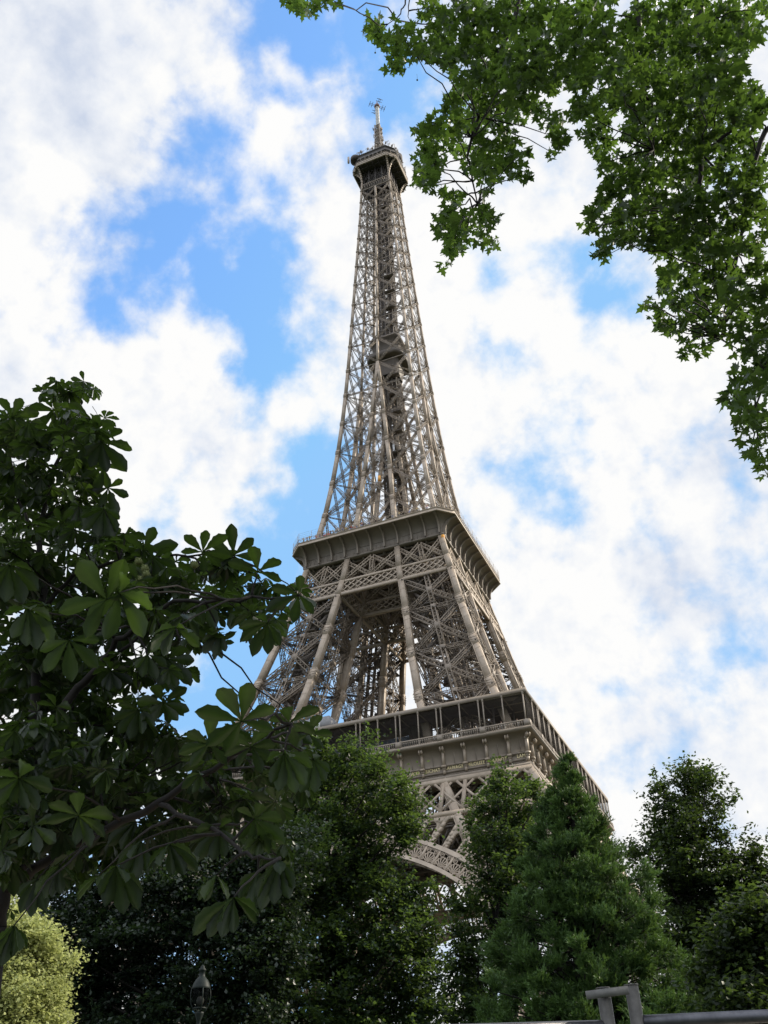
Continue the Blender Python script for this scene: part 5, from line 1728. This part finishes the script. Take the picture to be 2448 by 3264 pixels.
CANOPY = [(-25, 920, 50, 60), (-20, 1040, 50, 70), (-20, 1170, 50, 70), (-20, 1300, 60, 70), (-10, 1440, 60, 70), (-10, 1570, 60, 70), (-10, 1700, 60, 70), (0, 1830, 50, 50), (110, 1480, 70, 60), (130, 1640, 80, 60), (150, 1740, 80, 50), (60, 1760, 70, 50), (260, 1690, 70, 50), (120, 1350, 70, 60),
          (50, 905, 55, 50), (120, 860, 50, 35), (180, 840, 36, 26), (130, 930, 80, 50), (205, 930, 30, 40), (70, 990, 80, 60), (170, 1010, 55, 50), (60, 1080, 70, 70), (160, 1090, 60, 50), (220, 1110, 20, 30), (60, 1180, 70, 70), (170, 1170, 80, 50), (260, 1170, 50, 26),
          (310, 1210, 55, 36), (230, 1230, 70, 50), (100, 1280, 100, 70), (220, 1310, 90, 60), (330, 1280, 80, 60), (420, 1230, 70, 36), (410, 1320, 80, 50), (500, 1230, 50, 30), (490, 1290, 60, 50), (560, 1280, 50, 40), (600, 1320, 40, 40), (560, 1350, 45, 30), (640, 1280, 36, 26),
          (340, 1370, 80, 50), (430, 1380, 55, 26), (180, 1400, 90, 60), (70, 1400, 80, 70), (300, 1440, 80, 50), (370, 1450, 30, 40), (210, 1490, 90, 60), (80, 1500, 80, 70), (320, 1520, 50, 46), (140, 1570, 100, 60), (260, 1580, 80, 56), (60, 1620, 80, 60), (360, 1590, 60, 36), (340, 1640, 80, 46),
          (200, 1660, 90, 56), (430, 1620, 50, 40), (500, 1610, 50, 40), (470, 1680, 70, 46), (580, 1600, 50, 40), (640, 1570, 40, 30), (580, 1660, 60, 46), (660, 1630, 36, 40), (360, 1710, 80, 50), (80, 1710, 80, 60), (220, 1750, 90, 50), (480, 1740, 60, 40), (560, 1720, 50, 40), (640, 1690, 36, 36), (340, 1790, 60, 40), (110, 1790, 90, 56), (240, 1820, 70, 40), (440, 1800, 50, 36), (40, 1860, 50, 50), (150, 1860, 70, 40), (570, 1790, 36, 30), (600, 1850, 26, 36)]


def chestnut():
    global rng
    rng = np.random.default_rng(51)
    P, NR, LN, HG = [], [], [], []
    for (x, y, L_, hang, d) in HUBS:
        p = at(x, y, d)
        P.append(p); LN.append(L_ * (.88 if L_ > 145 else .95) * np.linalg.norm(p - CAM) / FPX); HG.append(hang)
        NR.append(unit(unit(p - CAM) * .8 + np.array([0, 0, .45]) + rng.normal(size=3) * .15))
    cen = []
    for (x, y, rx, ry) in CANOPY:
        d = 5.5 + rng.uniform(-.7, .7)
        p = at(x * D2S, y * D2S, d)
        sc = np.linalg.norm(p - CAM) / FPX * D2S
        c = (p, rx * sc, ry * sc, .55)
        cen.append(c)
        n = max(4, int(rx * ry * math.pi * sc * sc * 155 * (1 + .6 * np.clip((y - 1500) / 300, 0, 1))))
        low = np.clip((y - 1500) / 400, 0, 1)
        for q in spread(c, n):
            P.append(q); LN.append(rng.uniform(.085, .18)); HG.append(np.clip(rng.normal(.28 + .3 * low, .22), 0, 1))
            NR.append(unit(np.array([0, 0, .8]) + unit(q - CAM) * .5 + rng.normal(size=3) * .4))
    P = np.array(P); NR = np.array(NR); n = len(P)
    spin = rng.uniform(0, 6.28, n)
    R0 = rot_from_normal(NR, spin)
    pos, R, S, TI, PT = [], [], [], [], []
    for i in range(n):
        k = 7 if rng.random() < .6 else 5
        tint = np.clip(rng.normal(.45, .2), 0, 1)
        for j in range(k):
            a = (j - (k - 1) / 2) * (.76 if k == 7 else .95) + rng.normal() * .06
            d = R0[i] @ np.array([math.cos(a), math.sin(a), 0])
            dn = unit(d + np.array([0, 0, -1.0]) * HG[i] * 1.5 + rng.normal(size=3) * .06)
            nz = unit(NR[i] + d * HG[i] * .8 + rng.normal(size=3) * .12)
            y_ = np.cross(nz, dn); y_ /= np.linalg.norm(y_) + 1e-9
            z_ = np.cross(dn, y_)
            pos.append(P[i]); R.append(np.stack([dn, y_, z_], -1))
            S.append(LN[i] * (1.0 - .32 * abs(j - (k - 1) / 2) / ((k - 1) / 2)) * rng.uniform(.9, 1.08))
            TI.append(np.clip(tint + rng.normal() * .08, 0, 1))
    nv = len(LV)
    rib = np.zeros(nv); rib[2::5] = .30; rib += np.where((np.arange(nv) // 5) % 2, .05, -.05)
    base = at(-60, 3900, 5.3)
    base[2] = 0.0
    th = thing('horse_chestnut_tree', 'dark shaded tree with big hand-shaped leaves filling the left side in the near foreground', 'tree', base)
    V, Q, T, ti = scatter(LV, LQ, [], np.array(pos), np.array(R), np.array(S), np.array(TI))
    ti = np.clip(ti + np.tile(rib, len(pos)), 0, 1)
    mesh_obj('crown', V - base, Q, T, CHEST_L, th, True, ti)
    m = MB()
    mains = []

    def path(pts, r0, r1, sub=4):
        A = [at(a, b, d) for a, b, d in pts]
        Pn = [A[0]]
        for a, b in zip(A[:-1], A[1:]):
            for t in np.linspace(0, 1, sub + 1)[1:]:
                Pn.append(a * (1 - t) + b * t + rng.normal(size=3) * .008)
        m.tube(Pn, np.linspace(r0, r1, len(Pn)), 8)
        mains.append(np.array(Pn))
        return Pn
    tr = [(-10, 2960, 5.3), (18, 2800, 5.3), (55, 2620, 5.3), (92, 2420, 5.4), (112, 2250, 5.4), (132, 2000, 5.5), (140, 1840, 5.5), (125, 1700, 5.5), (170, 1500, 5.5), (250, 1350, 5.4)]
    st = at(-10, 2960, 5.3)
    m.tube([base, base * .5 + st * .5 + np.array([-.02, .03, 0]), st], [.09, .075, .055], 10)
    path(tr, .052, .010)
    path([(12, 2840, 5.3), (110, 2770, 5.2), (300, 2660, 5.0), (500, 2560, 4.8), (640, 2470, 4.7), (790, 2385, 4.5), (922, 2305, 4.3)], .032, .008)
    path([(15, 2820, 5.3), (110, 2700, 5.4), (190, 2620, 5.5), (330, 2560, 5.5)], .028, .010)
    path([(80, 2480, 5.4), (140, 2400, 5.3), (221, 2220, 5.2), (325, 2124, 5.1), (372, 2040, 5.0), (450, 1990, 4.9), (553, 1912, 4.8), (760, 1912, 4.7), (952, 1895, 4.5)], .034, .006)
    path([(325, 2124, 5.1), (445, 2030, 5.1), (590, 1960, 5.0)], .014, .006)
    path([(500, 2560, 4.8), (664, 2630, 4.6), (757, 2709, 4.4), (810, 2732, 4.3), (890, 2742, 4.2)], .014, .005)
    path([(55, 2620, 5.3), (120, 2500, 5.6), (200, 2340, 5.8), (260, 2200, 5.9)], .024, .008)
    path([(-60, 2420, 5.2), (60, 2380, 5.2), (190, 2330, 5.1)], .014, .006)
    path([(132, 1950, 5.5), (230, 1830, 5.4), (380, 1790, 5.2), (560, 1770, 5.1), (740, 1770, 5.0)], .018, .005)
    path([(140, 1780, 5.5), (60, 1600, 5.6), (30, 1440, 5.6)], .016, .005)
    allm = np.vstack(mains)
    for q in list(P[:len(HUBS)]) + [c[0] for c in cen]:
        j = np.argmin(((allm - q) ** 2).sum(1))
        limbs(m, allm[j], [q], .009, .003, .06, 5, 7)
    cc = np.array([c[0] for c in cen])
    for q in P[len(HUBS):]:
        j = np.argmin(((cc - q) ** 2).sum(1))
        d = cc[j] - q
        limbs(m, q + d * min(1, .2 / (np.linalg.norm(d) + 1e-6)), [q], .003, .002, .03, 4, 4)
    m.build('trunk', BARK, th, True, base)
    fr = None
    for (x, y) in ((466, 1830), (445, 1848), (442, 1790), (462, 1812), (620, 1800)):
        p = at(x, y, 4.8)
        if fr is None:
            b = MB()
            b.lathe([(.001, -.022)] + [(.024 * math.cos(a), .024 * math.sin(a)) for a in np.linspace(-1.2, 1.2, 8)] + [(.001, .022)], (0, 0, 0), 12)
            for i in range(46):
                d = unit(rng.normal(size=3))
                b.bar(d * .02, d * .030, .003, .003)
            fr = c = b.build('fruit', mat_noise('green_husk', (.09, .11, .035), (.14, .16, .05), 20, .7), th, True)
        else:
            c = fr.copy(); COL.objects.link(c); c.parent = th
        c.location = p - base


chestnut()

# ================================================================== STREET LAMP
LG = mat_noise('lamp_green_paint', (.005, .009, .0075), (.011, .017, .014), 5, .55, spec=.2)
lp = at(647, 3074, 24.0)
top_z = lp[2]
lb = np.array([lp[0], lp[1], 0.0])
lamp = thing('street_lamp', 'old dark green cast iron street lamp with a domed lantern among dark leaves', 'street lamp', lb)
m = MB()
m.lathe([(.24, 0), (.24, .25), (.17, .35), (.15, .8), (.10, .95), (.08, 1.2), (.065, 2.6), (.055, top_z - 1.5), (.08, top_z - 1.45), (.08, top_z - 1.38), (.05, top_z - 1.34), (.05, top_z - 1.2), (.11, top_z - 1.06), (.11, top_z - 1.02), (.02, top_z - 1.0)], seg=16)
m.build('post', LG, lamp, True)
m = MB()
z0 = top_z - .51
def lr(pts):
    return [(r * .8, z0 + dz * .8) for r, dz in pts]


m.lathe(lr([(.27, -.03), (.28, 0), (.27, .03), (.24, .12), (.18, .22), (.12, .28), (.09, .31), (.085, .44), (.11, .46), (.11, .50), (.07, .53), (.06, .58), (.02, .62), (.001, .64)]), seg=24)
m.build('lantern_cap', LG, lamp, True)
m = MB()
for i in range(4):
    a = math.pi / 4 + i * math.pi / 2
    m.tube([(r * math.cos(a), r * math.sin(a), z) for r, z in lr(((.28, -.02), (.30, -.2), (.27, -.42), (.19, -.58), (.12, -.66)))], .014, 6)
m.lathe(lr([(.20, -.56), (.21, -.54), (.20, -.52)]), seg=20)
m.build('lantern_frame', LG, lamp, True)
gm, nt, pb = base_mat('lantern_glass')
tr_ = nt.nodes.new('ShaderNodeBsdfTransparent'); tr_.inputs[0].default_value = (.35, .38, .38, 1)
mx_ = nt.nodes.new('ShaderNodeMixShader'); mx_.inputs[0].default_value = .05
pb.inputs['Base Color'].default_value = (.05, .06, .06, 1); pb.inputs['Roughness'].default_value = .08
nt.links.new(tr_.outputs[0], mx_.inputs[1]); nt.links.new(pb.outputs[0], mx_.inputs[2]); nt.links.new(mx_.outputs[0], nt.nodes['Material Output'].inputs[0])
m = MB(); m.lathe(lr([(.25, -.03), (.25, -.2), (.22, -.4), (.14, -.56)]), seg=20); m.build('glass', gm, lamp, True)
m = MB(); m.lathe(lr([(.001, -.22), (.08, -.24), (.12, -.32), (.10, -.42), (.05, -.47), (.001, -.48)]), seg=14)
m.build('globe', mat_noise('frosted_globe', (.20, .17, .16), (.26, .22, .20), 4, .5), lamp, True)

# ================================================================== FENCE
GS = mat_noise('galvanised_steel', (.048, .046, .042), (.105, .10, .093), 26, .55, metal=.2, bump=.25)
RAILM = mat_noise('rail_zinc', (.075, .075, .085), (.15, .15, .16), 18, .42, metal=.8, bump=.08)
d0 = 3.66


def fence(px, top_py, sgn, label):
    p = at(px, top_py, d0)
    b = np.array([p[0], p[1], 0.0])
    th = thing('fence_panel', label, 'fence', b, group='galvanised fence panels')
    tz = p[2]
    m = MB()
    m.tube([(0, 0, 0), (0, 0, tz)], .0243, 14)
    m.tube([(0, 0, tz), (0, 0, tz + .004)], .026, 14)
    m.build('post', GS, th, True)
    dr = _r0 * sgn + FWD * .02 * sgn
    m = MB()
    zr = tz - (.115 if sgn > 0 else .119)
    m.tube([dr * .02 + np.array([0, 0, zr]), dr * 2.6 + np.array([0, 0, zr + .02])], .0215, 14)
    m.tube([dr * .02 + np.array([0, 0, .25]), dr * 2.6 + np.array([0, 0, .25])], .024, 14)
    m.tube([dr * 2.6 + np.array([0, 0, 0]), dr * 2.6 + np.array([0, 0, zr + .02])], .024, 12)
    m.build('rail', RAILM, th, True)
    m = MB()
    for i in range(1, 30):
        q = dr * (2.6 * i / 30)
        m.tube([q + np.array([0, 0, .27]), q + np.array([0, 0, zr - .012])], .0022, 4)
    for z in np.arange(.4, zr - .03, .2):
        m.tube([dr * .02 + np.array([0, 0, z]), dr * 2.6 + np.array([0, 0, z])], .0022, 4)
    for z in (zr - .055,):
        m.tube([dr * .02 + np.array([0, 0, z]), dr * 2.6 + np.array([0, 0, z + .012])], .003, 4)
    m.build('wire_mesh', GS, th)
    return th, tz, b


f1, tz1, b1 = fence(2012, 3142, 1, 'galvanised fence panel running off to the right from the taller post')
f2, tz2, b2 = fence(1922, 3152, -1, 'galvanised fence panel whose rail drops below the picture left of its post')
m = MB()
z = tz2 - .022
p0 = -_r0 * .07 - FWD * .031
p1 = (b1 - b2) - FWD * .031 - _r0 * .02
m.bar(p0 + np.array([0, 0, z]), p1 + np.array([0, 0, z + .012]), .027, .008, FWD)
m.build('coupler', mat_noise('dull_steel_plate', (.09, .088, .082), (.16, .155, .145), 25, .75, bump=.3), f2)
